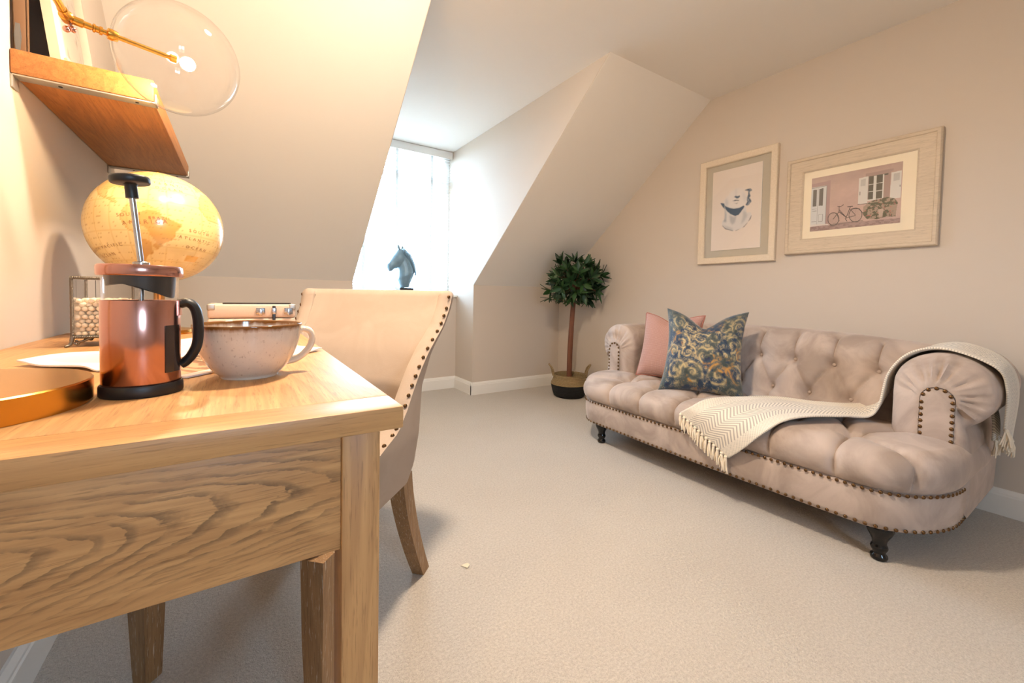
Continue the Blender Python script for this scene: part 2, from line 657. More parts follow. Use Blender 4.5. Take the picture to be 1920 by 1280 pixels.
# ------------------------------------------------------------------ desk
DX0, DX1, DY0, DY1, DZ, DT = XL + .004, .165, .482, 1.72, .795, .027
desk = thing('writing_desk', 'light oak writing desk along the left wall with square legs', 'desk', ((DX0 + DX1) / 2, (DY0 + DY1) / 2, 0))
put('tabletop', *box(DX0, DX1, DY0 + .062, DY1 - .062, DZ - DT, DZ, .0025), m_oak_y, desk)
put('breadboard_end', *box(DX0, DX1, DY0, DY0 + .0615, DZ - DT, DZ, .0025), m_oak_x, desk)
put('breadboard_end', *box(DX0, DX1, DY1 - .0615, DY1, DZ - DT, DZ, .0025), m_oak_x, desk)
LW = .044
lx1, ly0 = DX1 - .022, DY0 + .02
legs = [(lx1 - LW, ly0), (DX0 + .02, ly0), (lx1 - LW, DY1 - .02 - LW), (DX0 + .02, DY1 - .02 - LW)]
for x, y in legs:
    put('leg', *box(x, x + LW, y, y + LW, 0, DZ - DT, .0025), m_oak_z, desk)
PZ = .628
for y in (ly0 + .004, DY1 - .02 - LW + .012):
    put('end_panel', *box(DX0 + .02 + LW, lx1 - LW, y, y + .02, PZ, DZ - DT, .0015), m_oak_panel if y < 1 else m_oak_x, desk)
put('apron', *box(DX0 + .03, DX0 + .05, ly0 + LW, DY1 - .02 - LW, .64, DZ - DT, .0015), m_oak_y, desk)
put('apron', *box(lx1 - .028, lx1 - .008, ly0 + LW, DY1 - .02 - LW, .70, DZ - DT, .0015), m_oak_y, desk)

# ------------------------------------------------------------------ chair
CM = np.array([.143, 1.27])
chair = thing('dining_chair', 'oatmeal upholstered curved-back chair with brass nail trim pulled up to the oak desk', 'chair', (CM[0], CM[1], 0), math.radians(135))
# local frame: x = towards the far side, y = backwards to forwards is -y ... (rot 135: local x -> (-.707,.707), local y -> (-.707,-.707))
zz = np.array([.36, .41, .50, .64, .735, .855, .90, .945])
bR = np.array([-.19, -.222, -.242, -.262, -.315, -.402, -.430, -.450])
zn = np.array([.34, .44, .49, .52, .545, .59, .645, .70, .76, .82, .88, .945])
bN = np.array([.215, .20, .13, .04, -.05, -.10, -.147, -.19, -.252, -.327, -.365, -.385])
Wz = np.array([.255, .262, .268, .268, .275, .292, .297, .300])


def bk(z):
    return np.interp(z, zz, bR), np.interp(z, zn, bN), np.interp(z, zz, Wz)


NV, NP = 46, 44
rings = []
tips = []
for j in range(NV + 5):
    v = min(j / NV, 1)
    z = .366 + v * (.943 - .366)
    b0, bt, w = bk(z)
    ex = max(bt - b0, .045)
    rad = min(.075, ex * .85)
    th = .05
    topf = 1.0
    zt = z
    if j >= NV - 4:
        a = (j - (NV - 4)) / 8 * PI / 2
        topf = math.cos(a) * .999 + .001
        zt = .943 - .02 * 4 / 4 + .022 * math.sin(a) - .004
        b0, bt, w = bk(min(zt, .943))
        ex = max(bt - b0, .045)
        rad = min(.075, ex * .85)
    pl = [(-w, bt)]
    m_ = 9
    for q in range(m_):
        a = q / (m_ - 1) * PI / 2
        pl.append((-w + rad - rad * math.cos(a), b0 + rad - rad * math.sin(a)))
    for q in range(1, 6):
        xx = (-w + rad) * (1 - q / 5)
        pl.append((xx, b0 - .022 * (1 - (xx / w) ** 2)))
    full = pl + [(-x, y) for x, y in pl[-2::-1]]
    full = np.array(full)
    d = np.gradient(full, axis=0)
    nrm = np.stack([d[:, 1], -d[:, 0]], 1)
    nrm /= np.linalg.norm(nrm, axis=1)[:, None] + 1e-9
    if nrm[len(full) // 2][1] > 0:
        nrm = -nrm
    th_ = th * topf
    mid = full - nrm * (th / 2)
    outer = mid + nrm * th_ / 2
    inner = mid - nrm * th_ / 2
    tipA = (outer[-1] + inner[-1]) / 2 + np.array([0, .012 * topf])
    tipB = (outer[0] + inner[0]) / 2 + np.array([0, .012 * topf])
    ring = list(outer) + [tipA] + list(inner[::-1]) + [tipB]
    rings.append([(p[0], p[1], zt) for p in ring])
    if j < NV - 3:
        tips.append((zt, tipA, tipB, outer[0], outer[-1]))
V, F = loft(rings)
put('backrest', V, F, m_linen, chair, world=False, ang=60)
# seat
sr = []
for z, g in ((.362, -.012), (.368, 0), (.40, .006), (.455, .006), (.475, .002), (.482, -.012)):
    ring = []
    for i in range(48):
        t = 2 * PI * i / 48
        ca, sa = math.cos(t), math.sin(t)
        x = (.250 + g) * abs(ca) ** .35 * (1 if ca > 0 else -1)
        y = .02 + (.252 + g) * abs(sa) ** .35 * (1 if sa > 0 else -1)
        if y < .02:
            y = .02 - (.02 - y) * (.215 / .252)
        ring.append((x, y, z))
    sr.append(ring)
put('seat_frame', *loft(sr), m_linen, chair, world=False, ang=60)
cr = []
for z, g in ((.476, -.03), (.485, -.015), (.51, -.012), (.525, -.03), (.53, -.08), (.533, -.2)):
    ring = []
    for i in range(48):
        t = 2 * PI * i / 48
        ca, sa = math.cos(t), math.sin(t)
        ring.append(((.225 + g) * abs(ca) ** .4 * (1 if ca > 0 else -1), .045 + (.215 + g) * abs(sa) ** .4 * (1 if sa > 0 else -1), z))
    cr.append(ring)
put('seat_cushion', *loft(cr), m_linen, chair, world=False, ang=60)
for sx in (-1, 1):
    lr = []
    for z, h in ((.372, .027), (.2, .025), (.0, .019)):
        x, y = sx * .232, .232
        lr.append([(x + a * h, y + b_ * h, z) for a, b_ in ((-1, -1), (1, -1), (1, 1), (-1, 1))])
    V, F = loft(lr)
    put('leg', V, F, m_oak_leg, chair, world=False, ang=20)
    lr = []
    for q in range(9):
        s_ = q / 8
        z = .375 * (1 - s_)
        y = -.165 - .115 * s_ ** 1.6
        h = .026 - .006 * s_
        lr.append([(sx * (.215 + .022 * s_) + a * h, y + b_ * h * 1.15, z) for a, b_ in ((-1, -1), (1, -1), (1, 1), (-1, 1))])
    V, F = loft(lr)
    put('leg', V, F, m_oak_leg, chair, world=False, ang=20)


def dome(name, r, parent, mat=None):
    prof = [(r, 0), (r * .96, r * .22), (r * .75, r * .48), (r * .4, r * .64), (r * .02, r * .7)]
    return put(name, *lathe(prof, 10), mat or m_nail, parent, world=False)


def aim(n):
    return Vector(n).to_track_quat('Z', 'Y').to_euler()


zs = np.array([t[0] for t in tips])
for side, ti, oi in ((1, 1, 4), (-1, 2, 3)):
    P = [Vector((t[oi][0] * .7 + t[ti][0] * .3, t[oi][1] * .3 + t[ti][1] * .7, t[0])) for t in tips]
    acc, last, first = 0, None, None
    nd = None
    for i in range(len(P) - 1, 0, -1):
        if last is None or (P[i] - last).length > .0235:
            if P[i].y > .09:
                break
            last = P[i]
            nrm_ = Vector((-.9 if P[i].x < 0 else .9, .75, 0)).normalized()
            if nd is None:
                nd = dome('nail_head', .0062, chair)
                nd.location = P[i] + nrm_ * -.001
                nd.rotation_euler = aim(nrm_)
            else:
                copy_part(nd, P[i] + nrm_ * -.001, chair, aim(nrm_))

# ------------------------------------------------------------------ sofa
SY = 1.205
sofa = thing('chesterfield_sofa', 'beige pink velvet buttoned sofa with rolled arms, nail trim and black legs', 'sofa', (2.3, SY, 0))


def outline(g=0.0, x1=2.745, n=14, back=True):
    """plan of the sofa front, from the near back corner round the front to the far back corner; g grows it"""
    y0, y1 = .335 - g, 2 * SY - .335 + g
    xf = 1.865 - g
    rx, ry = .30 + g * .5, .21 + g * .5
    P = [(x1 - (x1 - xf - rx) * i / 6, y0) for i in range(6)]
    for i in range(n + 1):
        a = PI / 2 * i / n
        P.append((xf + rx - rx * math.sin(a), y0 + ry - ry * math.cos(a)))
    k = 40
    for i in range(1, k):
        y = y0 + ry + (y1 - y0 - 2 * ry) * i / k
        P.append((xf - .012 * math.sin(PI * i / k), y))
    for i in range(n + 1):
        a = PI / 2 * (1 - i / n)
        P.append((xf + rx - rx * math.sin(a), y1 - ry + ry * math.cos(a)))
    P += [(xf + rx + (x1 - xf - rx) * i / 6, y1) for i in range(1, 7)]
    return P


ringsB = []
for z, g in ((.124, -.05), (.126, -.012), (.132, -.002), (.15, .004), (.20, .010), (.24, .010), (.262, .006), (.275, -.03)):
    ringsB.append([(x, y, z) for x, y in outline(g)])
put('sofa_base', *loft(ringsB), m_velvet, sofa, ang=50)

SPC = .225
F_BTN = [(2.03, .61 + SPC * k) for k in range(6)]
R_BTN = [(2.235, .61 + SPC * (k + .5)) for k in range(5)]
segs = []
for x, y in F_BTN:
    segs.append(((x, y), (1.80, y)))
    for x2, y2 in R_BTN:
        if abs(y2 - y) < SPC * .6:
            segs.append(((x, y), (x2, y2)))
for x, y in R_BTN:
    segs.append(((x, y), (2.5, y)))
segs += [((2.03, .61), (2.235, .61 - SPC * .5)), ((2.03, F_BTN[-1][1]), (2.235, F_BTN[-1][1] + SPC * .5))]
segs += [((2.03, .61), (1.90, .36)), ((2.03, F_BTN[-1][1]), (1.90, 2 * SY - .36))]


def segd(p, q, X, Y):
    (ax, ay), (bx, by) = p, q
    L2 = (bx - ax) ** 2 + (by - ay) ** 2
    t = np.clip(((X - ax) * (bx - ax) + (Y - ay) * (by - ay)) / L2, 0, 1)
    return np.hypot(X - ax - t * (bx - ax), Y - ay - t * (by - ay))


def tuft(X, Y, sg, btn, cd_=.032, cs=.015, bd=.056, bs=.034):
    d = np.full(X.shape, 9.0)
    for p, q in sg:
        d = np.minimum(d, segd(p, q, X, Y))
    h = cd_ * np.exp(-d / cs)
    for x, y in btn:
        r = np.hypot(X - x, Y - y)
        h = np.maximum(h, bd * np.exp(-(r / bs) ** 1.3) + .35 * cd_ * np.exp(-d / cs))
    return h


# seat: from the nailed seam, over the rolled front, back to the backrest
ol = np.array(outline(.012, 2.45))
# resample evenly
dl = np.r_[0, np.cumsum(np.hypot(*np.diff(ol, axis=0).T))]
NU, NT = 900, 72
su = np.linspace(0, dl[-1], NU)
ol = np.stack([np.interp(su, dl, ol[:, 0]), np.interp(su, dl, ol[:, 1])], 1)
ql = np.stack([np.full(NU, 2.42), np.clip(ol[:, 1], .47, 2 * SY - .47)], 1)
tt = np.linspace(0, 1, NT)
V = []
tan = np.gradient(ol, axis=0)
nn = np.stack([-tan[:, 1], tan[:, 0]], 1)
nn /= np.linalg.norm(nn, axis=1)[:, None]
ctr = np.array([2.3, SY])
sgn = np.sign(((ol - ctr) * nn).sum(1))
nn *= sgn[:, None]
dist = np.linalg.norm(ql - ol, axis=1)
Xs = np.zeros((NU, NT))
Ys, Zs = Xs.copy(), Xs.copy()
for j, t in enumerate(tt):
    if t < .42:
        ph_ = math.radians(-66 + 156 * t / .42)
        inn = np.full(NU, .072 - .094 * math.cos(ph_))
        z = np.full(NU, .336 + .080 * math.sin(ph_))
    else:
        q_ = (t - .42) / .58
        inn = .072 + (dist - .072) * q_
        z = np.full(NU, .416 + .010 * math.sin(min(1, q_ * 1.2) * PI))
    p = ol + (ql - ol) / np.maximum(dist, 1e-6)[:, None] * np.minimum(inn, dist)[:, None]
    Xs[:, j], Ys[:, j], Zs[:, j] = p[:, 0], p[:, 1], z
tf = tuft(Xs, Ys, segs, F_BTN + R_BTN)
low = np.clip((Zs - .262) / .045, 0, 1)
up_ = np.clip((Zs - .34) / .07, 0, 1)
hz = tf * low
Zs = Zs - hz * (.25 + .75 * up_)
Xs = Xs - nn[:, :1] * hz * (1 - up_) * .9
Ys = Ys - nn[:, 1:] * hz * (1 - up_) * .9
put('seat', np.stack([Xs, Ys, Zs], 2).reshape(-1, 3), gridF(NU, NT), m_velvet, sofa, ang=80)

# backrest: profile swept along the length, deep buttoned
prof = cat([(2.33, .385), (2.375, .46), (2.405, .55), (2.425, .64), (2.45, .71), (2.495, .757), (2.555, .777), (2.62, .772), (2.68, .745), (2.725, .695), (2.745, .62), (2.75, .50), (2.75, .30), (2.75, .13)], 9)
prof = np.array(prof)
dl = np.r_[0, np.cumsum(np.hypot(*np.diff(prof, axis=0).T))]
NB = 110
tb = np.linspace(0, dl[-1], NB)
prof = np.stack([np.interp(tb, dl, prof[:, 0]), np.interp(tb, dl, prof[:, 1])], 1)
NY = 420
yy = np.linspace(.40, 2 * SY - .40, NY)
BS = .1725
B1 = [(1.175 + BS * k, .265) for k in range(-4, 5)]   # y, arc length up the face
B2 = [(1.175 + BS * (k + .5), .11) for k in range(-5, 5)]
sg = []
for y, a in B1:
    sg.append(((y, a), (y, .43)))
    for y2, a2 in B2:
        if abs(y2 - y) < BS * .6:
            sg.append(((y, a), (y2, a2)))
for y, a in B2:
    sg.append(((y, a), (y, -.02)))
AA, YY = np.meshgrid(tb, yy)
tf = tuft(YY, AA, sg, B1 + B2, .026, .013, .056, .032)
d = np.gradient(prof, axis=0)
pn = np.stack([-d[:, 1], d[:, 0]], 1)
pn /= np.linalg.norm(pn, axis=1)[:, None]
drop = .045 * np.clip(np.abs(yy - SY) / .80, 0, 1) ** 2.4
X = prof[None, :, 0] - pn[None, :, 0] * tf
Z = prof[None, :, 1] - pn[None, :, 1] * tf
Z = Z - drop[:, None] * np.clip((prof[None, :, 1] - .5) / .2, 0, 1)
put('backrest', np.stack([X, YY, Z], 2).reshape(-1, 3), gridF(NY, NB), m_velvet, sofa, ang=80)
bt = None
for lst in (B1, B2):
    for y, a in lst:
        x, z = np.interp(a, tb, prof[:, 0]), np.interp(a, tb, prof[:, 1])
        nx, nz = np.interp(a, tb, pn[:, 0]), np.interp(a, tb, pn[:, 1])
        z -= np.interp(y, yy, drop) * np.clip((z - .5) / .2, 0, 1)
        if not .44 < y < 2 * SY - .44:
            continue
        p = Vector((x - nx * .052, y, z - nz * .052)) - Vector((2.3, SY, 0))
        if bt is None:
            bt = dome('button', .009, sofa, m_velvet)
            bt.location, bt.rotation_euler = p, aim((nx, 0, nz))
        else:
            copy_part(bt, p, sofa, aim((nx, 0, nz)))
for x, y in F_BTN + R_BTN:
    copy_part(bt, Vector((x, y, .367)) - Vector((2.3, SY, 0)), sofa, (0, 0, 0))

# arms: full scroll section from x=2.20 back, gathered in front to the nailed panel
AC, AR = (.405, .600), .14


def arm_section(f):
    """f=0 full scroll, f=1 panel outline; points in (y,z), inner foot over the top to the outer foot"""
    pts = []
    for i in range(10):
        t = i / 10
        a = (.545, .30 + .30 * t)
        b = (.455, .30 + .265 * t)
        pts.append((a, b))
    na = 44
    for i in range(na + 1):
        t = i / na
        an = math.radians(235 * t)
        a = (AC[0] + AR * math.cos(an), AC[1] + AR * math.sin(an))
        an2 = math.radians(190 * t)
        b = (.4075 + .0475 * math.cos(an2), .565 + .0475 * math.sin(an2))
        pts.append((a, b))
    a0, b0 = pts[-1]
    for (ax, az), (bx, bz) in zip(((.338, .47), (.324, .43), (.3195, .38), (.3190, .25), (.3240, .142)), ((.361, .53), (.361, .47), (.361, .40), (.361, .36), (.361, .30))):
        pts.append(((ax, az), (bx, bz)))
    return [(a[0] * (1 - f) + b[0] * f, a[1] * (1 - f) + b[1] * f) for a, b in pts]


def arm(mirror):
    fy = (lambda y: 2 * SY - y) if mirror else (lambda y: y)
    rings = []
    steps = [(2.72, 0, .97), (2.66, 0, 1.0), (2.5, 0, 1), (2.4, 0, 1), (2.32, 0, 1), (2.26, 0, 1), (2.235, .0, 1)]
    for i in range(1, 15):
        a = i / 14 * PI / 2
        steps.append((2.235 - .055 * math.sin(a), (1 - math.cos(a)) * .985, 1))
    npts = len(arm_section(0))
    for x, f, sc in steps:
        sec = arm_section(f)
        row = []
        for k, (y, z) in enumerate(sec):
            th = k / (npts - 1)
            pl = 0.0
            if f > 0 and 9 < k < npts - 5:
                ripple = abs(math.sin((k - 9) * .47 + 1.3 * math.sin(k * .21))) ** .5 + .35 * math.sin(k * 1.9)
                pl = -.013 * ripple * math.sin(min(1, f * 1.15) * PI) ** .8
            dy, dz = y - AC[0], z - .575
            L = math.hypot(dy, dz) or 1
            row.append((x - pl * .9, fy(y + dy / L * pl * .8), (z + dz / L * pl * .8)))
        rings.append(row)
    V = [p for r in rings for p in r]
    put('arm', V, gridF(len(rings), npts), m_velvet, sofa, ang=75)
    # nailed front panel
    pp = [(.361, .28), (.361, .565)] + [(.4075 - .0465 * math.cos(PI * i / 14), .565 + .0465 * math.sin(PI * i / 14)) for i in range(1, 14)] + [(.454, .565), (.454, .28)]
    ins = [(y + (.4075 - y) * .22, z - (.012 if z > .3 else 0)) for y, z in pp]
    V = [(2.186, fy(y), z) for y, z in pp] + [(2.176, fy(y), z) for y, z in pp] + [(2.172, fy(y), z) for y, z in ins]
    n = len(pp)
    F = [(i, i + 1, n + i + 1, n + i) for i in range(n - 1)] + [(n + i, n + i + 1, 2 * n + i + 1, 2 * n + i) for i in range(n - 1)]
    F.append(tuple(range(2 * n, 3 * n)))
    pan = put('arm_panel', V, F, m_velvet, sofa, ang=50)
    path = [(y + (.4075 - y) * .10, z) for y, z in pp]
    pts = []
    for i in range(len(path) - 1):
        a, b = np.array(path[i]), np.array(path[i + 1])
        for q in range(24):
            pts.append(a + (b - a) * q / 24)
    last = None
    for p in pts:
        if last is None or np.hypot(*(p - last)) >= .0235:
            last = p
            if p[1] > .33:
                copy_part(nl, Vector((2.1735, fy(p[0]), p[1])) - Vector((2.3, SY, 0)), sofa, aim((-1, 0, 0)), (1.05, 1.05, 1.05))


nl = dome('nail_head', .0068, sofa)
nl.location = Vector((1.853, SY, .266)) - Vector((2.3, SY, 0))
nl.rotation_euler = aim((-1, 0, 0))
arm(False)
arm(True)
for z, g, step, x_max in ((.267, .013, .0245, 2.16), (.140, .0055, .028, 2.24)):
    P = outline(g)
    acc = None
    fine = []
    for i in range(len(P) - 1):
        for q in range(40):
            fine.append((P[i][0] + (P[i + 1][0] - P[i][0]) * q / 40, P[i][1] + (P[i + 1][1] - P[i][1]) * q / 40))
    for i, p in enumerate(fine[:-1]):
        if p[0] > x_max:
            continue
        if acc is None or math.hypot(p[0] - acc[0], p[1] - acc[1]) >= step:
            acc = p
            q = fine[i + 1]
            n = Vector((q[1] - p[1], -(q[0] - p[0]), 0)).normalized()
            if n.dot(Vector((p[0] - 2.4, p[1] - SY, 0))) < 0:
                n = -n
            copy_part(nl, Vector((p[0], p[1], z)) - n * .0015 - Vector((2.3, SY, 0)), sofa, aim(n))
LP = [(.020, 0), (.024, .003), (.026, .010), (.025, .017), (.019, .023), (.0185, .028), (.023, .036), (.026, .044), (.024, .052), (.0205, .058), (.022, .070), (.029, .085), (.036, .098), (.040, .110), (.040, .120), (.036, .128)]
for x, y in ((1.935, .49), (1.935, 1.868), (2.66, .44), (2.66, 2 * SY - .44)):
    put('leg', *lathe([(0.001, 0)] + LP + [(.001, .128)], 28, x, y, 0), m_black_gloss, sofa, ang=60)

# ------------------------------------------------------------------ throw on the sofa
UL = [((2.56, .266, .385), (2.34, .260, .47)), ((2.56, .256, .60), (2.29, .254, .62)), ((2.55, .300, .712), (2.25, .282, .70)), ((2.55, .40, .757), (2.235, .40, .752)),
      ((2.55, .50, .735), (2.235, .50, .722)), ((2.52, .570, .66), (2.225, .562, .63)), ((2.48, .61, .545), (2.21, .582, .50)), ((2.42, .675, .455), (2.20, .612, .440)),
      ((2.27, .80, .436), (2.10, .655, .436)), ((2.19, .98, .436), (1.96, .735, .434)), ((2.035, 1.077, .434), (1.875, .79, .418)), ((1.88, 1.125, .430), (1.828, .835, .365)),
      ((1.823, 1.17, .395), (1.822, .905, .285)), ((1.822, 1.225, .352), (1.838, .985, .205))]
ua = np.array(cat([u for u, l_ in UL], 12))
la = np.array(cat([l_ for u, l_ in UL], 12))
sea = np.clip((np.arange(len(ua)) / 12.0 - 6.5) / 1.5, 0, 1)
for q_ in (ua, la):
    q_[:, 2] += .012 * sea
    q_[:, 0] -= .016 * np.clip((np.arange(len(ua)) / 12.0 - 9.5) / 1.5, 0, 1)
NTW = 40
ws = np.linspace(0, 1, NTW)
TV = ua[:, None, :] * (1 - ws)[None, :, None] + la[:, None, :] * ws[None, :, None]
si = np.arange(len(ua))[:, None] / 12.0
fold = .007 * np.sin(ws[None, :] * 17 + si * .6) * np.exp(-((si - 6.2) / 2.2) ** 2) + .004 * np.sin(ws[None, :] * 9 + si * 1.3)
edge = .004 * (np.exp(-(ws / .03) ** 2) + np.exp(-((1 - ws) / .03) ** 2))[None, :]
TV[:, :, 2] += np.abs(fold) + edge
ctop = np.exp(-((si - 3) / 1.6) ** 2)
seg_len = np.r_[0, np.cumsum(np.linalg.norm(np.diff((ua + la) / 2, axis=0), axis=1))]
uvs = np.stack([np.repeat(seg_len[:, None], NTW, 1), np.repeat(ws[None, :] * .27, len(ua), 0)], 2)

m_throw = Mt('cream_herringbone_weave', rough=.95, Sheen_Weight=.3)
tc = m_throw.n('ShaderNodeTexCoord')
sp = m_throw.n('ShaderNodeSeparateXYZ')
m_throw.l(tc.outputs['UV'], sp.inputs[0])
u_, v_ = sp.outputs[0], sp.outputs[1]
zig = m_throw.math('ABSOLUTE', m_throw.math('SUBTRACT', m_throw.math('FRACT', m_throw.math('MULTIPLY', v_, 11.0)), .5))
ph = m_throw.math('ADD', m_throw.math('MULTIPLY', u_, 62.0), m_throw.math('MULTIPLY', zig, 5.5))
stripe = m_throw.math('GREATER_THAN', m_throw.math('FRACT', ph), .56)
bandm = m_throw.math('GREATER_THAN', m_throw.math('ABSOLUTE', m_throw.math('SUBTRACT', v_, .135)), .088)
dots = m_throw.math('GREATER_THAN', m_throw.math('MULTIPLY', m_throw.math('SINE', m_throw.math('MULTIPLY', u_, 800.0)), m_throw.math('SINE', m_throw.math('MULTIPLY', v_, 800.0))), .25)
pat = m_throw.mix(m_throw.math('MULTIPLY', stripe, .85), m_throw.math('MULTIPLY', dots, .7), bandm)
m_throw.color(m_throw.mix(c(232, 222, 206), c(168, 160, 150), pat))
m_throw.bump(m_throw.noise(m_throw.coord('UV'), 500, 2), .3, .003)
throw = thing('throw_blanket', 'cream herringbone throw with tasselled ends draped over the near sofa arm and seat', 'blanket', (2.2, .75, .44))
o = put('woven_cloth', TV.reshape(-1, 3), gridF(len(ua), NTW), m_throw, throw, ang=80, uv=uvs.reshape(-1, 2))
md = o.modifiers.new('cloth_thickness', 'SOLIDIFY')
md.thickness = .007
md.offset = 0
# narrow fold of the same cloth hanging behind the arm
FV = []
fo = [(2.48, .320, .545), (2.48, .306, .52), (2.48, .298, .48), (2.48, .296, .43), (2.48, .296, .40)]
fo = cat(fo, 6)
for p in fo:
    for w_ in np.linspace(0, 1, 9):
        FV.append((p[0] + (w_ - .5) * .09, p[1] - .010 * math.sin(w_ * PI), p[2]))
o = put('cloth_fold', FV, gridF(len(fo), 9), m_throw, throw, uv=[(i * .012, j * .012 + .09) for i in range(len(fo)) for j in range(9)])
md = o.modifiers.new('cloth_thickness', 'SOLIDIFY')
md.thickness = .006
m_fringe = Mt('cream_fringe_yarn', c(236, 222, 200), .95)


def tassel(parent, p, out, L):
    mb = MB()
    p = Vector(p)
    mb.add(sphere(.0075, 8, 6, p.x, p.y, p.z))
    for k in range(7):
        a = 2 * PI * k / 7 + rnd.random()
        dx, dy = math.cos(a) * .006, math.sin(a) * .006
        q = Vector((rnd.uniform(-1, 1), rnd.uniform(-1, 1), 0)) * .009
        ll = L * rnd.uniform(.82, 1.08)
        mb.add(tube([p + Vector((dx * .4, dy * .4, -.003)), p + Vector((dx, dy, -ll * .45)) + q * .4 + Vector(out) * .003, p + Vector((dx * 1.2, dy * 1.2, -ll)) + q], [.0032, .0036, .0022], 5))
    return mb.put('tassel', m_fringe, parent, ang=70)


for k in range(13):
    w_ = (k + .5) / 13
    p = TV[-1, 0] * (1 - w_) + TV[-1, -1] * w_
    tassel(throw, (p[0] - .005, p[1] + .004, p[2] - .004), (-1, 0, 0), .058 + .012 * w_)
for k in range(6):
    w_ = (k + .5) / 6
    p = TV[0, 0] * (1 - w_) + TV[0, -1] * w_
    tassel(throw, (p[0], p[1] - .003, p[2] - .004), (0, -1, 0), .062)
for k in range(3):
    p = Vector((2.445 + .035 * k, .290, .398))
    tassel(throw, p, (0, -1, 0), .06)

# ------------------------------------------------------------------ cushions


def cushion_mesh(nx, wid, hei, thick, chop, pinch=.10):
    U, Wv = np.meshgrid(np.linspace(-1, 1, nx), np.linspace(-1, 1, nx), indexing='ij')
    out = []
    for s in (1, -1):
        ax = 1 - pinch * (1 - Wv ** 2) * np.abs(U) ** 1.5
        az = 1 - pinch * .8 * (1 - U ** 2) * np.abs(Wv) ** 1.5
        X, Z = U * ax * wid / 2, Wv * az * hei / 2
        dip = chop * np.exp(-np.abs(U / .42) ** 1.6) * np.clip((Wv + .25) / 1.25, 0, 1) ** 1.7
        Z = Z - dip * hei
        T = thick / 2 * ((1 - U ** 4) * (1 - Wv ** 4)) ** .62 * (.78 + .22 * np.cos(U * 1.4) * np.cos(Wv * 1.2))
        T = T * (1 - .45 * chop * 3 * np.exp(-(U / .25) ** 2) * np.clip(Wv, 0, 1) ** 1.2)
        wr = .0035 * np.sin(9 * U + 6 * Wv) * (np.abs(U * Wv)) + .003 * np.sin(14 * (U - Wv)) * np.abs(U * Wv) ** 1.5
        out.append(np.stack([X, s * (T + wr * (T / thick * 2)), Z], 2).reshape(-1, 3))
    F = gridF(nx, nx)
    n2 = nx * nx
    V = np.concatenate(out)
    F2 = [tuple(i + n2 for i in f[::-1]) for f in F]
    return V, F + F2, U, Wv


def cushion(name, label, BL, BR, TL, TR, mat, thick, chop, colf=None, nx=90, group=None, flip=1, pinch=.1):
    BL, BR, TL, TR = map(Vector, (BL, BR, TL, TR))
    ctr_ = (BL + BR + TL + TR) / 4
    ex = ((BR - BL) + (TR - TL)).normalized()
    ez = ((TL - BL) + (TR - BR))
    ez = (ez - ex * ez.dot(ex)).normalized()
    ey = ez.cross(ex)
    wid = ((BR - BL).length + (TR - TL).length) / 2
    hei = ((TL - BL).length + (TR - BR).length) / 2
    V, F, U, Wv = cushion_mesh(nx, wid, hei, thick, chop, pinch)
    Vw = [ctr_ + ex * p[0] + ey * p[1] + ez * p[2] for p in V]
    base = (BL + BR) / 2
    t = thing(name, label, 'cushion', base, 0, group)
    col = None
    if colf is not None:
        cc_ = colf(U, Wv).reshape(-1, 3)
        col = np.concatenate([cc_, cc_])
    o = put('cover', Vw, F, mat, t, ang=80, col=col, uv=np.concatenate([np.stack([U, Wv], 2).reshape(-1, 2)] * 2))
    bm = bmesh.new()
    bm.from_mesh(o.data)
    bmesh.ops.remove_doubles(bm, verts=bm.verts, dist=.0006)
    bmesh.ops.recalc_face_normals(bm, faces=bm.faces)
    bm.to_mesh(o.data)
    bm.free()
    edge = []
    k = nx
    idx = [i * k for i in range(k)] + [(k - 1) * k + j for j in range(1, k)] + [i * k + k - 1 for i in range(k - 2, -1, -1)] + [j for j in range(k - 2, 0, -1)]
    path = [(Vw[i] + Vw[i + k * k]) / 2 for i in idx]
    return t, path


def lin(r, g, b):
    return np.array(c(r, g, b)[:3])


rs = np.random.RandomState(3)


def fbm(X, Y, f, seed, oct_=4):
    """cheap value noise for painted prints"""
    out = np.zeros(X.shape)
    amp = 1.0
    tot = 0
    for o_ in range(oct_):
        R = np.random.RandomState(seed + o_)
        G = R.rand(64, 64)
        x, y = X * f, Y * f
        xi, yi = np.floor(x).astype(int), np.floor(y).astype(int)
        fx, fy = x - xi, y - yi
        fx, fy = fx * fx * (3 - 2 * fx), fy * fy * (3 - 2 * fy)
        g = lambda a, b: G[a % 64, b % 64]
        out += amp * ((g(xi, yi) * (1 - fx) + g(xi + 1, yi) * fx) * (1 - fy) + (g(xi, yi + 1) * (1 - fx) + g(xi + 1, yi + 1) * fx) * fy)
        tot += amp
        amp *= .5
        f *= 2
    return out / tot


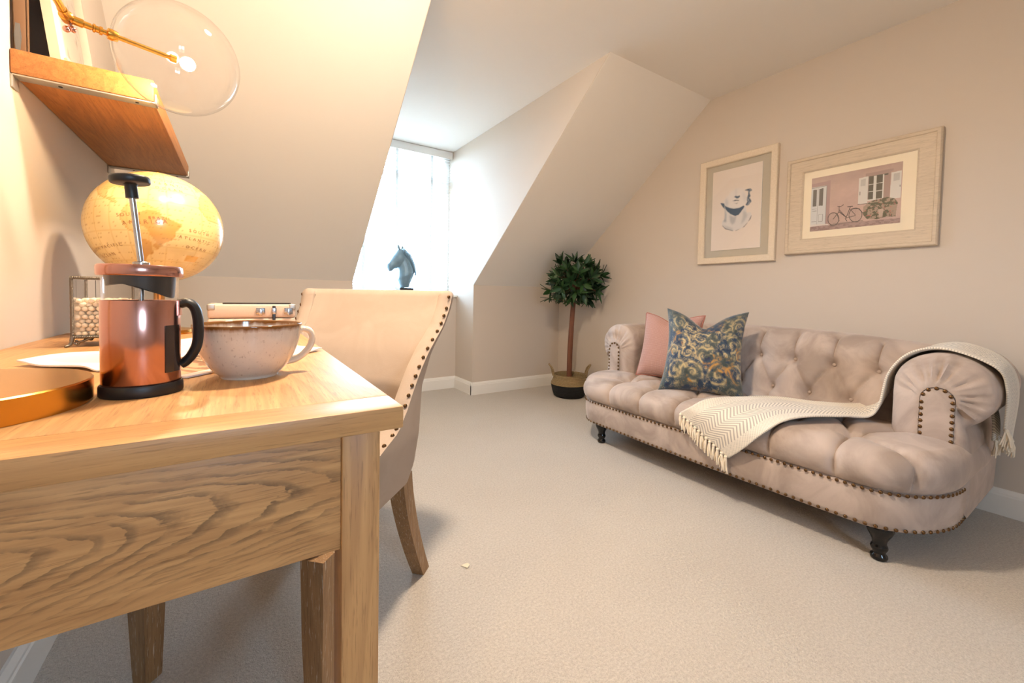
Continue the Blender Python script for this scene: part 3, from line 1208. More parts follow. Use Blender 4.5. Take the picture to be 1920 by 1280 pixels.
def damask(U, Wv):
    """blue and gold swirling print: scrolls, rosettes and worn velvet blotches"""
    n1 = fbm(U + 3, Wv + 3, 2.2, 11)
    n2 = fbm(U + 3, Wv + 3, 9, 21)
    base = np.where((n1 > .54)[..., None], lin(40, 62, 84), lin(70, 80, 80))
    base = base + (n2[..., None] - .5) * .10 * np.array([1, 1.1, 1.1])
    line = np.zeros(U.shape)
    Ua = np.abs(U - .12)
    wx, wy = fbm(U + 3, Wv + 3, 3.5, 31) - .5, fbm(U + 3, Wv + 3, 3.5, 41) - .5
    X, Y = Ua + wx * .10, Wv + wy * .10
    for cx, cy, r0, turns, w, dr in ((.30, -.62, .30, 1.7, .028, 1), (.72, -.55, .26, 1.6, .028, -1), (.62, .12, .24, 1.6, .022, 1), (.16, .30, .22, 1.5, .022, -1), (.74, .62, .22, 1.5, .02, -1), (.2, .75, .2, 1.4, .02, 1), (.05, -.2, .24, 1.6, .025, 1), (.45, -.12, .18, 1.4, .02, -1), (.85, -.1, .16, 1.4, .018, 1), (.42, .5, .16, 1.3, .018, 1)):
        dx, dy = X - cx, Y - cy
        r = np.hypot(dx, dy)
        th = np.arctan2(dy, dx * dr) / (2 * PI) % 1
        for k in range(2):
            rr = r0 * (1 - (th + k) / turns * .85)
            ok = (th + k) < turns
            line = np.maximum(line, ok * np.exp(-((r - rr) / w) ** 2))
        line = np.maximum(line, .8 * np.exp(-((r - r0 * .12) / (w * .8)) ** 2))
        pet = .6 * (np.cos(np.arctan2(dy, dx) * 7) > .3) * (np.abs(r - r0 * 1.2) < .03)
        line = np.maximum(line, pet)
    fil = np.abs(np.sin(fbm(U + 3, Wv + 3, 4.5, 51, 3) * 42)) < .28
    line = np.maximum(line, .55 * fil * (n2 > .42))
    wear = np.clip((n2 - .30) * 3.2, 0, 1)
    gold = lin(198, 176, 128) * (.75 + .5 * n1[..., None])
    warm = ((fbm(U + 3, Wv + 3, 3, 61) > .60) & (Wv < .9))[..., None]
    gold = np.where(warm, lin(196, 142, 58), gold)
    a = (line * wear)[..., None] * .9
    out = base * (1 - a) + gold * a
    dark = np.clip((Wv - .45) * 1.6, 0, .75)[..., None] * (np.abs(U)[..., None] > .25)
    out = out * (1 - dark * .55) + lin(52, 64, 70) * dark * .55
    return np.clip(out, .005, 1)


m_damask = vcol('printed_velvet', .7, Sheen_Weight=.35)
m_damask.bump(m_damask.noise(m_damask.coord(), 260, 3), .15, .003)
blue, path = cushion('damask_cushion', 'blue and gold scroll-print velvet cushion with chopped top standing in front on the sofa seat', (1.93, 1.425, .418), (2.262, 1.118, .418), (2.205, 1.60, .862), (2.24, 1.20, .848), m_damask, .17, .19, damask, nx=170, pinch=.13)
m_pink = Mt('pink_waffle_weave', c(200, 140, 128), .9, Sheen_Weight=.25)
_u = m_pink.coord('UV', scale=(1, 1, 1))
_a = m_pink.wave(_u, 9, 0, 0, direction='X')
_b = m_pink.wave(_u, 9, 0, 0, direction='Y')
_m = m_pink.math('MULTIPLY', _a, _b)
m_pink.color(m_pink.mix(c(178, 132, 122), c(206, 174, 164), _m))
m_pink.bump(_m, .4, .004)
pink, path = cushion('pink_cushion', 'dusty pink woven cushion with piped edge tucked behind the blue cushion', (2.17, 1.83, .418), (2.31, 1.46, .418), (2.345, 1.845, .828), (2.36, 1.47, .822), m_pink, .15, .12, None, nx=60, pinch=.1)
m_pipe = Mt('dusky_piping', c(170, 112, 98), .8)
put('piping', *tube(path[::2], .0045, 6, closed=True), m_pipe, pink)

# ------------------------------------------------------------------ pictures on the right wall


def poly_in(P, X, Y):
    P = np.array(P, float)
    ins = np.zeros(X.shape, bool)
    j = len(P) - 1
    for i in range(len(P)):
        xi, yi = P[i]
        xj, yj = P[j]
        cnd = ((yi > Y) != (yj > Y)) & (X < (xj - xi) * (Y - yi) / (yj - yi + 1e-12) + xi)
        ins ^= cnd
        j = i
    return ins


def frame_sweep(prof, y0, y1, z0, z1, xw):
    """mitred moulding round a rectangle on the wall x=xw; prof lists (inset from the outer edge, depth off the wall)"""
    rings = []
    for sy, sz in ((y1, z0), (y0, z0), (y0, z1), (y1, z1)):
        dy = 1 if sy == y0 else -1
        dz = 1 if sz == z0 else -1
        rings.append([(xw - d, sy + dy * a, sz + dz * a) for a, d in prof])
    n = len(prof)
    V = [p for r in rings for p in r]
    F = []
    for k in range(4):
        a, b = k * n, ((k + 1) % 4) * n
        F += [(a + i, a + (i + 1) % n, b + (i + 1) % n, b + i) for i in range(n)]
    return V, F


def print_plane(name, parent, x, y0, y1, z0, z1, nx, ny, fn):
    """flat paper with printed colour; u runs left to right as seen from the room (y decreasing), v top to bottom"""
    u, v = np.meshgrid(np.linspace(0, 1, nx), np.linspace(0, 1, ny), indexing='ij')
    colr = fn(u, v).reshape(-1, 3)
    V = np.stack([np.full(u.shape, x), y1 + (y0 - y1) * u, z1 + (z0 - z1) * v], 2).reshape(-1, 3)
    return put(name, V, gridF(nx, ny), m_print, parent, smooth=False, col=np.clip(colr, .003, 1))


def lerp(a, b, t):
    return a + (b - a) * t


def blend(img, mask, colr, soft=1.0):
    mk = (mask.astype(float) * soft)[..., None]
    return img * (1 - mk) + np.array(colr) * mk


def soft(d, w):
    return np.clip(.5 - d / w, 0, 1)


def blur(a, k=1, n=1):
    for _ in range(n):
        p = np.pad(a, ((k, k), (k, k)), mode='edge')
        a = sum(p[i:i + a.shape[0], j:j + a.shape[1]] for i in range(2 * k + 1) for j in range(2 * k + 1)) / (2 * k + 1) ** 2
    return a


def bust_print(u, v):
    x = 175 + 560 * u
    y = (228 - 133 * u) + v * ((1098 - 46 * u) - (228 - 133 * u))
    paper = lin(228, 214, 202)
    img = np.ones(u.shape + (3,)) * paper
    sk = u  # skew-free helpers
    neck = poly_in([(325, 600), (335, 690), (330, 740), (302, 765), (302, 800), (345, 845), (435, 868), (520, 845), (600, 765), (636, 690), (625, 660), (580, 665), (572, 600)], x, y)
    face = poly_in([(300, 560), (330, 520), (400, 430), (470, 395), (545, 400), (575, 470), (590, 540), (560, 590), (500, 612), (440, 622), (380, 612), (330, 596)], x, y)
    sh = lin(216, 210, 206)
    img = blend(img, blur(neck.astype(float), 1, 1), sh)
    img = blend(img, blur(face.astype(float), 3, 2) * .75, lin(226, 220, 216))
    # greys of the neck
    for P, colr, s_ in (([(328, 610), (350, 680), (352, 770), (318, 770), (333, 735), (336, 690)], (120, 130, 142), .75), ([(385, 690), (440, 715), (470, 700), (455, 775), (425, 800), (400, 770)], (150, 152, 158), .6), ([(540, 640), (575, 660), (590, 700), (560, 760), (520, 800), (540, 720)], (160, 162, 166), .5), ([(305, 800), (350, 838), (435, 862), (430, 840), (350, 815)], (170, 170, 172), .6)):
        img = blend(img, blur(poly_in(P, x, y).astype(float), 2, 2) * s_, lin(*colr))
    dk = lin(60, 82, 106)
    chin = poly_in([(328, 585), (345, 596), (385, 612), (440, 622), (500, 611), (548, 584), (556, 600), (530, 640), (492, 690), (452, 703), (400, 682), (352, 645), (330, 610)], x, y)
    img = blend(img, blur(chin.astype(float), 1, 1), dk)
    for P in ([(548, 418), (580, 402), (605, 396), (622, 402), (632, 420), (612, 425), (606, 450), (618, 480), (604, 500), (622, 520), (630, 545), (612, 560), (606, 578), (584, 588), (566, 580), (582, 545), (578, 500), (592, 460), (590, 425)], [(275, 562), (300, 560), (325, 566), (326, 600), (330, 625), (312, 610), (295, 592)], [(432, 490), (450, 478), (470, 482), (498, 474), (500, 490), (480, 508), (460, 506)]):
        img = blend(img, blur(poly_in(P, x, y).astype(float), 1, 1) * .95, dk)
    hair = (fbm(u, v, 40, 5) > .5) & poly_in([(560, 400), (640, 400), (640, 590), (570, 590)], x, y)
    img = blend(img, hair & (img.sum(2) < 1.0), lin(150, 156, 164), .7)
    for P in ([(415, 536), (440, 526), (470, 522), (505, 532), (470, 534), (440, 537)], [(430, 556), (460, 562), (492, 552), (465, 567)], [(296, 800), (345, 850), (435, 870), (435, 864), (350, 842)], [(455, 868), (540, 836), (600, 770), (636, 690), (628, 735), (560, 825), (470, 868)]):
        img = blend(img, blur(poly_in(P, x, y).astype(float), 1, 1), lin(84, 88, 98))
    for P, s_ in (([(330, 530), (350, 500), (372, 560), (360, 600), (334, 590)], .5), ([(520, 420), (560, 470), (575, 530), (560, 560), (540, 500)], .35), ([(445, 400), (465, 400), (468, 480), (440, 478)], .25)):
        img = blend(img, blur(poly_in(P, x, y).astype(float), 3, 2) * s_, lin(170, 172, 178))
    return img


def street_print(u, v):
    x = 190 + 1290 * u
    y = (415 - 240 * u) + v * ((1142 - 127 * u) - (415 - 240 * u))
    n = fbm(u, v, 8, 71)
    n2 = fbm(u, v, 40, 81)
    img = lin(196, 168, 158) * (.88 + .22 * n[..., None]) * (.95 + .1 * n2[..., None])
    img = img * (1 - .18 * (v < .35)[..., None] * (.35 - v)[..., None] / .35)
    P_ = lambda *p: poly_in(p, x, y)
    # cobbled ground
    gr = P_((190, 1060), (500, 1045), (800, 1010), (1480, 950), (1480, 1150), (190, 1150))
    img = blend(img, gr, lin(168, 142, 136))
    img = blend(img, gr & (fbm(u, v, 34, 91) > .52), lin(138, 114, 112), .7)
    img = blend(img, P_((500, 1050), (560, 1025), (990, 975), (990, 990), (700, 1030), (500, 1062)), lin(112, 98, 96), .6)
    # door surround, door
    img = blend(img, P_((190, 490), (490, 430), (490, 1030), (440, 1035), (436, 500), (190, 545)), lin(170, 142, 138))
    img = blend(img, P_((190, 540), (432, 498), (432, 1035), (190, 1050)), lin(205, 206, 206))
    img = blend(img, P_((190, 1045), (470, 1028), (490, 1045), (190, 1075)), lin(214, 206, 200))
    for p in (((216, 572), (278, 562), (278, 790), (216, 798)), ((316, 552), (384, 540), (384, 778), (316, 784))):
        img = blend(img, P_(*p), lin(96, 92, 88) * 1.0)
        img = blend(img, P_(*p) & (np.sin(x * .5) > .2), lin(120, 114, 108), .6)
    for p in (((210, 832), (285, 822), (285, 828), (210, 838)), ((210, 860), (285, 852), (285, 857), (210, 866)), ((210, 1005), (285, 995), (285, 1003), (210, 1012)), ((316, 905), (384, 896), (384, 902), (322, 910)), ((316, 905), (322, 905), (322, 1002), (316, 1002)), ((316, 998), (384, 990), (384, 998), (316, 1006)), ((384, 896), (390, 896), (390, 996), (384, 996)), ((296, 545), (302, 545), (302, 1040), (296, 1040)), ((428, 500), (436, 498), (436, 1035), (428, 1035)), ((190, 548), (432, 500), (432, 508), (190, 556))):
        img = blend(img, P_(*p), lin(140, 138, 138))
    # window surround, window
    img = blend(img, P_((1000, 340), (1365, 268), (1365, 300), (1330, 310), (1330, 660), (1270, 690), (1000, 690)), lin(166, 142, 134))
    img = blend(img, P_((1046, 378), (1300, 332), (1300, 355), (1246, 365), (1246, 690), (1046, 700)), lin(92, 88, 78))
    for p in (((1112, 370), (1150, 363), (1150, 690), (1112, 690)), ((1232, 348), (1250, 345), (1250, 690), (1232, 690)), ((1046, 488), (1112, 478), (1112, 486), (1046, 497)), ((1046, 585), (1112, 576), (1112, 584), (1046, 594)), ((1150, 468), (1232, 456), (1232, 464), (1150, 476)), ((1150, 572), (1232, 560), (1232, 568), (1150, 580)), ((1036, 695), (1250, 672), (1250, 688), (1036, 712))):
        img = blend(img, P_(*p), lin(216, 214, 208))
    for p in (((910, 400), (1036, 374), (1036, 745), (910, 762)), ((1340, 325), (1470, 300), (1470, 672), (1335, 690))):
        img = blend(img, P_(*p), lin(214, 210, 204))
    for p in (((936, 420), (1004, 406), (1004, 500), (936, 514)), ((1368, 345), (1446, 330), (1446, 428), (1368, 444))):
        img = blend(img, P_(*p) & (np.sin(y * .42 + x * .3) > -.1), lin(160, 158, 156))
    img = blend(img, P_((926, 585), (936, 583), (936, 636), (926, 638)) | P_((1452, 495), (1460, 494), (1460, 522), (1452, 523)), lin(90, 84, 80))
    img = blend(img, P_((905, 758), (1036, 742), (1036, 750), (905, 768)), lin(120, 108, 104))
    # flower bed below the window
    lm = P_((985, 800), (1040, 745), (1130, 700), (1200, 685), (1300, 660), (1400, 680), (1440, 740), (1425, 830), (1420, 930), (1300, 930), (1180, 965), (1040, 960), (985, 900))
    lf = lm & (n2 + .3 * fbm(u, v, 16, 95) > .62)
    img = blend(img, lm, lin(150, 134, 116), .8)
    img = blend(img, lf, lin(82, 84, 62), .95)
    img = blend(img, lm & (fbm(u, v, 50, 99) > .70), lin(176, 112, 104), .9)
    img = blend(img, P_((1190, 830), (1262, 822), (1250, 930), (1205, 938)), lin(190, 170, 156), .9)
    # bicycle
    ink = lin(70, 64, 62)

    def seg(ax, ay, bx, by, w):
        return segd((ax, ay), (bx, by), x, y) < w

    for cx, cy, r in ((556, 962, 84), (880, 905, 92)):
        d = np.hypot((x - cx), (y - cy) * .98)
        img = blend(img, np.abs(d - r) < 5.5, ink)
        sp_ = (d < r) & (np.abs(np.sin(np.arctan2(y - cy, x - cx) * 12)) < .16)
        img = blend(img, d < r, lin(168, 148, 142), .35)
        img = blend(img, sp_, lin(120, 108, 104), .5)
    for a in ((556, 962, 638, 860, 4.5), (638, 790, 638, 860, 5), (638, 860, 745, 935, 6), (640, 835, 735, 925, 4.5), (745, 950, 800, 800, 5), (745, 950, 880, 912, 4), (800, 825, 880, 905, 4), (615, 790, 660, 790, 5), (660, 790, 700, 765, 4), (762, 792, 832, 786, 6), (820, 822, 930, 818, 4), (930, 818, 985, 880, 4), (735, 955, 760, 990, 5), (600, 880, 650, 990, 3)):
        img = blend(img, seg(*a), ink)
    return img


m_fr_a = Mt('mottled_cream_frame', rough=.6)
_v = m_fr_a.coord()
m_fr_a.color(m_fr_a.mix(c(206, 184, 156), c(238, 224, 204), m_fr_a.noise(_v, 160, 4, .7)))
m_fr_a.bump(m_fr_a.noise(_v, 180, 3), .4, .004)
m_fr_b = oak('limed_ash_frame', 'Y', c(216, 198, 174), c(194, 174, 150), rough=.6, off=4.0)
m_backing = Mt('grey_green_backing', c(188, 178, 160), .8)
m_mat = Mt('cream_mount_board', c(240, 226, 200), .8)

fa = (1.276, 1.796, 1.176, 1.903)
pa = thing('sculpture_picture', 'white mottled portrait frame with a floating print of a classical stone head', 'picture', (XR, (fa[0] + fa[1]) / 2, fa[2]))
put('picture_frame', *frame_sweep([(0, 0), (0, .026), (.004, .030), (.030, .029), (.040, .024), (.044, .016), (.044, 0)], *fa, XR), m_fr_a, pa, ang=25)
put('backing_board', *box(XR - .008, XR - .003, fa[0] + .04, fa[1] - .04, fa[2] + .04, fa[3] - .04), m_backing, pa, smooth=False)
ya0, ya1, za0, za1 = 1.276 + .095, 1.796 - .092, 1.176 + .092, 1.903 - .085
put('print_board', *box(XR - .013, XR - .008, ya0, ya1, za0, za1), m_white, pa, smooth=False)
print_plane('art_print', pa, XR - .0136, ya0, ya1, za0, za1, 150, 220, bust_print)
put('picture_glass', *box(XR - .019, XR - .0175, fa[0] + .042, fa[1] - .042, fa[2] + .042, fa[3] - .042), m_glass, pa, smooth=False)

fb = (.552, 1.222, 1.207, 1.772)
pb = thing('street_picture', 'wide limed wood frame with a mounted print of a bicycle against a pink house', 'picture', (XR, (fb[0] + fb[1]) / 2, fb[2]))
put('picture_frame', *frame_sweep([(0, 0), (0, .022), (.006, .028), (.018, .028), (.022, .022), (.080, .018), (.088, .012), (.088, 0)], *fb, XR), m_fr_b, pb, ang=25)
put('mount_board', *box(XR - .008, XR - .004, fb[0] + .084, fb[1] - .084, fb[2] + .082, fb[3] - .082), m_mat, pb, smooth=False)
print_plane('art_print', pb, XR - .0086, fb[0] + .142, fb[1] - .128, fb[2] + .128, fb[3] - .128, 300, 190, street_print)
put('picture_glass', *box(XR - .0115, XR - .0102, fb[0] + .086, fb[1] - .086, fb[2] + .084, fb[3] - .084), m_glass, pb, smooth=False)

# ------------------------------------------------------------------ potted tree
TX, TY = 2.569, 2.906
m_seagrass = Mt('woven_seagrass', rough=.9)
_v = m_seagrass.coord(scale=(1, 1, 1))
_a = m_seagrass.wave(_v, 30, 1.2, 2, 2, direction='Z')
_b = m_seagrass.noise(_v, 90, 3, .6)
m_seagrass.color(m_seagrass.mix(m_seagrass.mix(c(140, 116, 80), c(190, 164, 122), _b), c(108, 86, 56), m_seagrass.math('MULTIPLY', _a, .4)))
m_seagrass.bump(m_seagrass.mix(_a, _b, .4), .8, .01)
m_blackweave = Mt('black_dipped_weave', c(26, 27, 30), .85)
m_blackweave.bump(m_blackweave.wave(m_blackweave.coord(), 28, 1, 2, 2, direction='Z'), .6, .008)
m_bark = Mt('reddish_brown_stem', rough=.75)
_v = m_bark.coord(scale=(1, 1, .2))
m_bark.color(m_bark.mix(c(92, 54, 38), c(134, 84, 60), m_bark.noise(_v, 60, 4)))
m_bark.bump(m_bark.noise(_v, 80, 4), .5, .006)
m_soil = Mt('dark_soil', c(40, 30, 24), 1)
m_leaf = Mt('dark_green_leaf', rough=.42)
_oi = m_leaf.n('ShaderNodeObjectInfo')
m_leaf.color(m_leaf.mix(c(14, 42, 22), c(50, 84, 38), _oi.outputs['Random']))
bk_ = thing('basket_planter', 'belly basket in natural seagrass with black dipped lower half holding the tree', 'planter', (TX, TY, 0))
low = [(.001, 0), (.125, 0), (.142, .012), (.156, .05), (.168, .10), (.172, .118)]
upp = [(.172, .118), (.170, .130), (.155, .160), (.148, .185), (.150, .205), (.146, .208), (.140, .204), (.138, .18), (.14, .14), (.001, .13)]
put('black_base', *lathe(low, 40, TX, TY, 0), m_blackweave, bk_)
put('woven_body', *lathe(upp, 40, TX, TY, 0), m_seagrass, bk_, ang=60)
side = Vector((.835, -.55, 0))
for s in (-1, 1):
    b = Vector((TX, TY, .2)) + side * s * .147
    q = Vector((-side.y, side.x, 0))
    pts = cat([b - q * .045 + Vector((0, 0, -.02)), b - q * .045 + side * s * .012 + Vector((0, 0, .05)), b + side * s * .045 + Vector((0, 0, .095)), b + q * .045 + side * s * .02 + Vector((0, 0, .055)), b + q * .045 + Vector((0, 0, -.02))], 6)
    put('handle', *tube(pts, .0075, 8), m_seagrass, bk_)
tree = thing('bay_tree', 'artificial lollipop bay tree with dark green leaves on a straight brown stem', 'tree', (TX, TY, .132))
put('stem', *tube(cat([(TX - .004, TY, .132), (TX - .002, TY, .4), (TX + .010, TY, .65), (TX + .022, TY - .004, .86), (TX + .026, TY - .01, 1.0)], 6), [.024] * 12 + [.022] * 9 + [.015] * 4, 12), m_bark, tree)
put('soil', *lathe([(.001, .0), (.136, .0), (.136, .006), (.001, .012)], 24, TX, TY, .1325), m_soil, tree)
LVn = []
n_ = 5
LV, LF = [], []
for i in range(n_ + 1):
    t = i / n_
    w_ = .0150 * math.sin(PI * min(1, t * 1.0) ** .75) + .0006
    zc = -.012 * t * t
    for s in (-1, 0, 1):
        LV.append((t * .104, s * w_, zc + (abs(s) * .005)))
for i in range(n_):
    for s in range(2):
        a = i * 3 + s
        LF.append((a, a + 1, a + 4, a + 3))
CT = Vector((TX + .022, TY - .03, 1.052))
proto_leaf = None
branches = MB()
stuff = MB()
NR = 46


def clear(p):
    return p.x < XR - .012 and (Vector((0, p.y - YK, p.z - ZK))).dot(sn) < -.012


made = 0
for k in range(NR):
    g = (k + .5) / NR
    ph_ = math.acos(1 - 2 * g)
    th_ = PI * (1 + 5 ** .5) * k
    d = Vector((math.sin(ph_) * math.cos(th_), math.sin(ph_) * math.sin(th_), math.cos(ph_)))
    if d.z < -.93:
        continue
    R_ = rnd.uniform(.72, 1.14)
    tip = CT + Vector((d.x * .255 * R_, d.y * .255 * R_, d.z * .195 * R_ + .01))
    if tip.x > XR - .05:
        tip.x = XR - .05 - rnd.random() * .03
    for _k in range(20):
        if not clear(tip):
            tip = tip + Vector((-.004, -.012, -.012))
    branches.add(tube([CT + Vector((0, 0, -.10)) + d * .02, CT + d * .09, tip], [.006, .004, .002], 5))
    seen = d.dot(Vector((-.55, -.835, 0))) > -.25
    for q in range(8 if seen else 6):
        a = 2 * PI * q / 8 + rnd.random() * .6
        spread = rnd.uniform(.35, 1.15)
        ax = d.orthogonal().normalized()
        ay = d.cross(ax)
        v = (d * math.cos(spread) + (ax * math.cos(a) + ay * math.sin(a)) * math.sin(spread)).normalized()
        s_ = rnd.uniform(.85, 1.25)
        base = tip - d * .03 + v * .004
        if not clear(base + v * .112 * s_):
            v = (v - Vector((.8, .5, .3)) * .9).normalized()
            if not clear(base + v * .112 * s_):
                continue
        up = (d - v * d.dot(v))
        up = up.normalized() if up.length > .05 else v.orthogonal().normalized()
        Mx = Matrix((v, up.cross(v), up)).transposed()
        if seen and made < 285:
            made += 1
            if proto_leaf is None:
                proto_leaf = put('leaf', LV, LF, m_leaf, tree, world=False, ang=90)
                lf_ = proto_leaf
            else:
                lf_ = copy_part(proto_leaf, (0, 0, 0), tree)
            lf_.location = base - Vector((TX, TY, .132))
            lf_.rotation_euler = Mx.to_euler()
            lf_.scale = (s_, s_ * rnd.uniform(.9, 1.2), s_)
        else:
            stuff.add(([base + Mx @ Vector(p) * s_ for p in LV], LF))
# inner and low leaves
for k in range(150):
    d = Vector((rnd.gauss(0, 1), rnd.gauss(0, 1), rnd.gauss(0, 1))).normalized()
    base = CT + Vector((d.x * .17, d.y * .17, d.z * .12)) * rnd.uniform(.4, 1)
    v = (d + Vector((rnd.gauss(0, .6), rnd.gauss(0, .6), rnd.gauss(0, .6)))).normalized()
    up = v.orthogonal().normalized()
    Mx = Matrix((v, up.cross(v), up)).transposed()
    if clear(base + v * .115):
        stuff.add(([base + Mx @ Vector(p) for p in LV], LF))
for tipx, tz, nL in (((-.17, .11), .90, 9), ((-.05, .03), .875, 6), ((.05, -.03), .88, 6)):
    tip = Vector((TX + tipx[0], TY + tipx[1], tz))
    branches.add(tube([CT + Vector((0, 0, -.17)), (CT + Vector((0, 0, -.17)) + tip) / 2 + Vector((0, 0, .0)), tip], [.004, .003, .002], 5))
    for q in range(nL):
        a = 2 * PI * q / nL
        v = Vector((math.cos(a), math.sin(a), rnd.uniform(-.5, .4))).normalized()
        up = Vector((0, 0, 1)) - v * v.z
        up.normalize()
        Mx = Matrix((v, up.cross(v), up)).transposed()
        stuff.add(([tip + Mx @ Vector(p) * .9 for p in LV], LF))
branches.put('branch', m_bark, tree)
stuff.put('inner_foliage', m_leaf, tree, ang=90, kind='stuff')

# ------------------------------------------------------------------ horse bust on the sill
m_bronze = Mt('hazy_blue_grey_bronze', rough=.38, Metallic=.35)
_n = m_bronze.noise(m_bronze.coord(), 16, 4)
m_bronze.color(m_bronze.mix(c(84, 112, 132), c(140, 165, 178), _n))  # bronze tones lightened towards blue, haze put into the colour
HY = 3.80
horse = thing('horse_bust', 'dark bronze horse head statue on the window sill facing left', 'statue', (1.29, HY, .919))


def sect(c0, c1, rad, wy, n=16):
    """ellipse section between profile points c0 and c1 in the x-z plane, wy half width across"""
    c0, c1 = Vector((c0[0], 0, c0[1])), Vector((c1[0], 0, c1[1]))
    mid = (c0 + c1) / 2
    ax = (c0 - c1) / 2
    return [mid + ax * math.cos(2 * PI * i / n) + Vector((0, wy * math.sin(2 * PI * i / n) + HY, 0)) for i in range(n)]


head = [sect((1.127, 1.170), (1.137, 1.142), 0, .012), sect((1.130, 1.188), (1.152, 1.121), 0, .028), sect((1.146, 1.205), (1.178, 1.132), 0, .031), sect((1.166, 1.238), (1.200, 1.152), 0, .032), sect((1.185, 1.270), (1.225, 1.160), 0, .042), sect((1.205, 1.303), (1.262, 1.172), 0, .053), sect((1.222, 1.328), (1.290, 1.195), 0, .055), sect((1.248, 1.342), (1.312, 1.235), 0, .046), sect((1.275, 1.338), (1.318, 1.28), 0, .03)]
neck = [sect((1.262, 1.338), (1.228, 1.255), 0, .035), sect((1.300, 1.318), (1.226, 1.212), 0, .045), sect((1.338, 1.280), (1.232, 1.175), 0, .052), sect((1.366, 1.235), (1.236, 1.140), 0, .058), sect((1.390, 1.180), (1.232, 1.100), 0, .064), sect((1.396, 1.145), (1.226, 1.062), 0, .068), sect((1.375, 1.085), (1.236, 1.030), 0, .062), sect((1.345, 1.020), (1.250, 1.000), 0, .05), sect((1.336, .985), (1.254, .975), 0, .046)]
hb = MB()
hb.add(loft(head)).add(loft(neck))
for s in (-1, 1):
    ear = []
    for t in range(6):
        q = t / 5
        r_ = .013 * math.sin(PI * (.25 + .75 * q)) + .001
        cx, cz = 1.262 + (1.212 - 1.262) * 0 + (-.028 if s < 0 else .012) + (-.012 if s < 0 else .01) * q, 1.325 + .058 * q
        ear.append([Vector((cx + r_ * math.cos(2 * PI * i / 8), HY + s * .026 + r_ * .6 * math.sin(2 * PI * i / 8), cz)) for i in range(8)])
    hb.add(loft(ear))
    hb.add(sphere(.009, 10, 8, 1.240, HY + s * .046, 1.283))
    hb.add(sphere(.007, 10, 8, 1.146, HY + s * .024, 1.178))
o = hb.put('head_and_neck', m_bronze, horse, ang=80)
md = o.modifiers.new('merge', 'REMESH')
md.mode = 'VOXEL'
md.voxel_size = .0055
md.use_smooth_shade = True
md = o.modifiers.new('soften', 'SMOOTH')
md.iterations = 3
mane = MB()
for i in range(16):
    t = i / 15
    bx, bz = np.interp(t, [0, .35, .7, 1], [1.285, 1.345, 1.385, 1.398]), np.interp(t, [0, .35, .7, 1], [1.338, 1.285, 1.20, 1.135])
    for s in (-1, 1):
        mane.add(tube([(bx + .004, HY + s * .006, bz + .004), (bx - .012, HY + s * .04, bz - .02), (bx - .018, HY + s * .057, bz - .06)], [.006, .007, .002], 6))
mane.put('mane', m_bronze, horse, ang=80)
put('plinth', *box(1.235, 1.365, HY - .05, HY + .05, .919, .978, .004), m_black, horse)

# ------------------------------------------------------------------ things on the desk
# cafetiere
PX, PY = -.1045, .707
press = thing('cafetiere', 'copper cafetiere with black base and plunger standing on the desk', 'cafetiere', (PX, PY, DZ))


def cyl_patch(cx, cy, r, a0, a1, z0, z1, th, n=14, mz=8, round_=0.0):
    V, F = [], []
    for q in (0, th):
        for i in range(n + 1):
            a = math.radians(a0 + (a1 - a0) * i / n)
            for j in range(mz + 1):
                zz_ = z0 + (z1 - z0) * j / mz
                V.append((cx + (r + q) * math.cos(a), cy + (r + q) * math.sin(a), zz_))
    k = (n + 1) * (mz + 1)
    f = gridF(n + 1, mz + 1)
    F = [t[::-1] for t in f] + [tuple(i + k for i in t) for t in f]
    bd = [i * (mz + 1) for i in range(n + 1)] + [n * (mz + 1) + j for j in range(1, mz + 1)] + [i * (mz + 1) + mz for i in range(n - 1, -1, -1)] + [j for j in range(mz - 1, 0, -1)]
    for i in range(len(bd)):
        a, b = bd[i], bd[(i + 1) % len(bd)]
        F.append((a, b, b + k, a + k))
    return V, F


put('base_ring', *lathe([(0.0008, 0), (0.0401, 0), (0.0417, .002), (0.0417, .012), (0.0405, .0145), (0.0356, .0145), (0.0008, .0145)], 56, PX, PY, DZ), m_black, press)
put('sleeve', *lathe([(0.0387, .0135), (0.0392, .014), (0.0392, .119), (0.0389, .1195), (0.0382, .119), (0.0382, .0135)], 72, PX, PY, DZ, closed=True), m_copper, press, ang=50)
put('sleeve_slot', *cyl_patch(PX, PY, .0387, -48, -14, DZ + .028, DZ + .088, .0012), m_coffee, press, ang=30)
put('glass_beaker', *lathe([(0.0008, .016), (0.0356, .016), (0.0374, .019), (0.0377, .147), (0.0382, .150), (0.0369, .150), (0.0366, .147), (0.0365, .022), (0.0008, .020)], 56, PX, PY, DZ), m_glass, press, ang=50)
ins = []
for z, f in ((.1515, 0), (.150, 0), (0, 1)):
    ring = []
    for i in range(48):
        a = 2 * PI * i / 48
        lowz = .136 - .008 * math.cos(a - math.radians(-35)) - .006 * math.cos(2 * (a - math.radians(-10)))
        zz_ = z if f == 0 else lowz
        r = .0352 if f == 0 else .0332
        ring.append((PX + r * math.cos(a), PY + r * math.sin(a), DZ + zz_))
    ins.append(ring)
put('spout_guard', *loft(ins), m_black, press, ang=50)
put('lid', *lathe([(0.0356, .150), (0.0417, .150), (0.0425, .1512), (0.0425, .1615), (0.0409, .1635), (0.0162, .1648), (0.0008, .165)], 64, PX, PY, DZ), m_copper, press, ang=40)
put('lid_collar', *lathe([(.001, .164), (.0085, .164), (.0085, .1675), (.006, .169), (.001, .169)], 24, PX, PY, DZ), m_steel, press)
ktop = Vector((PX - .008, PY - .002, DZ + .256))
kb = Vector((PX, PY, DZ + .165))
put('plunger_rod', *tube([kb, ktop], .0033, 12), m_steel, press)
kd = (ktop - kb).normalized()
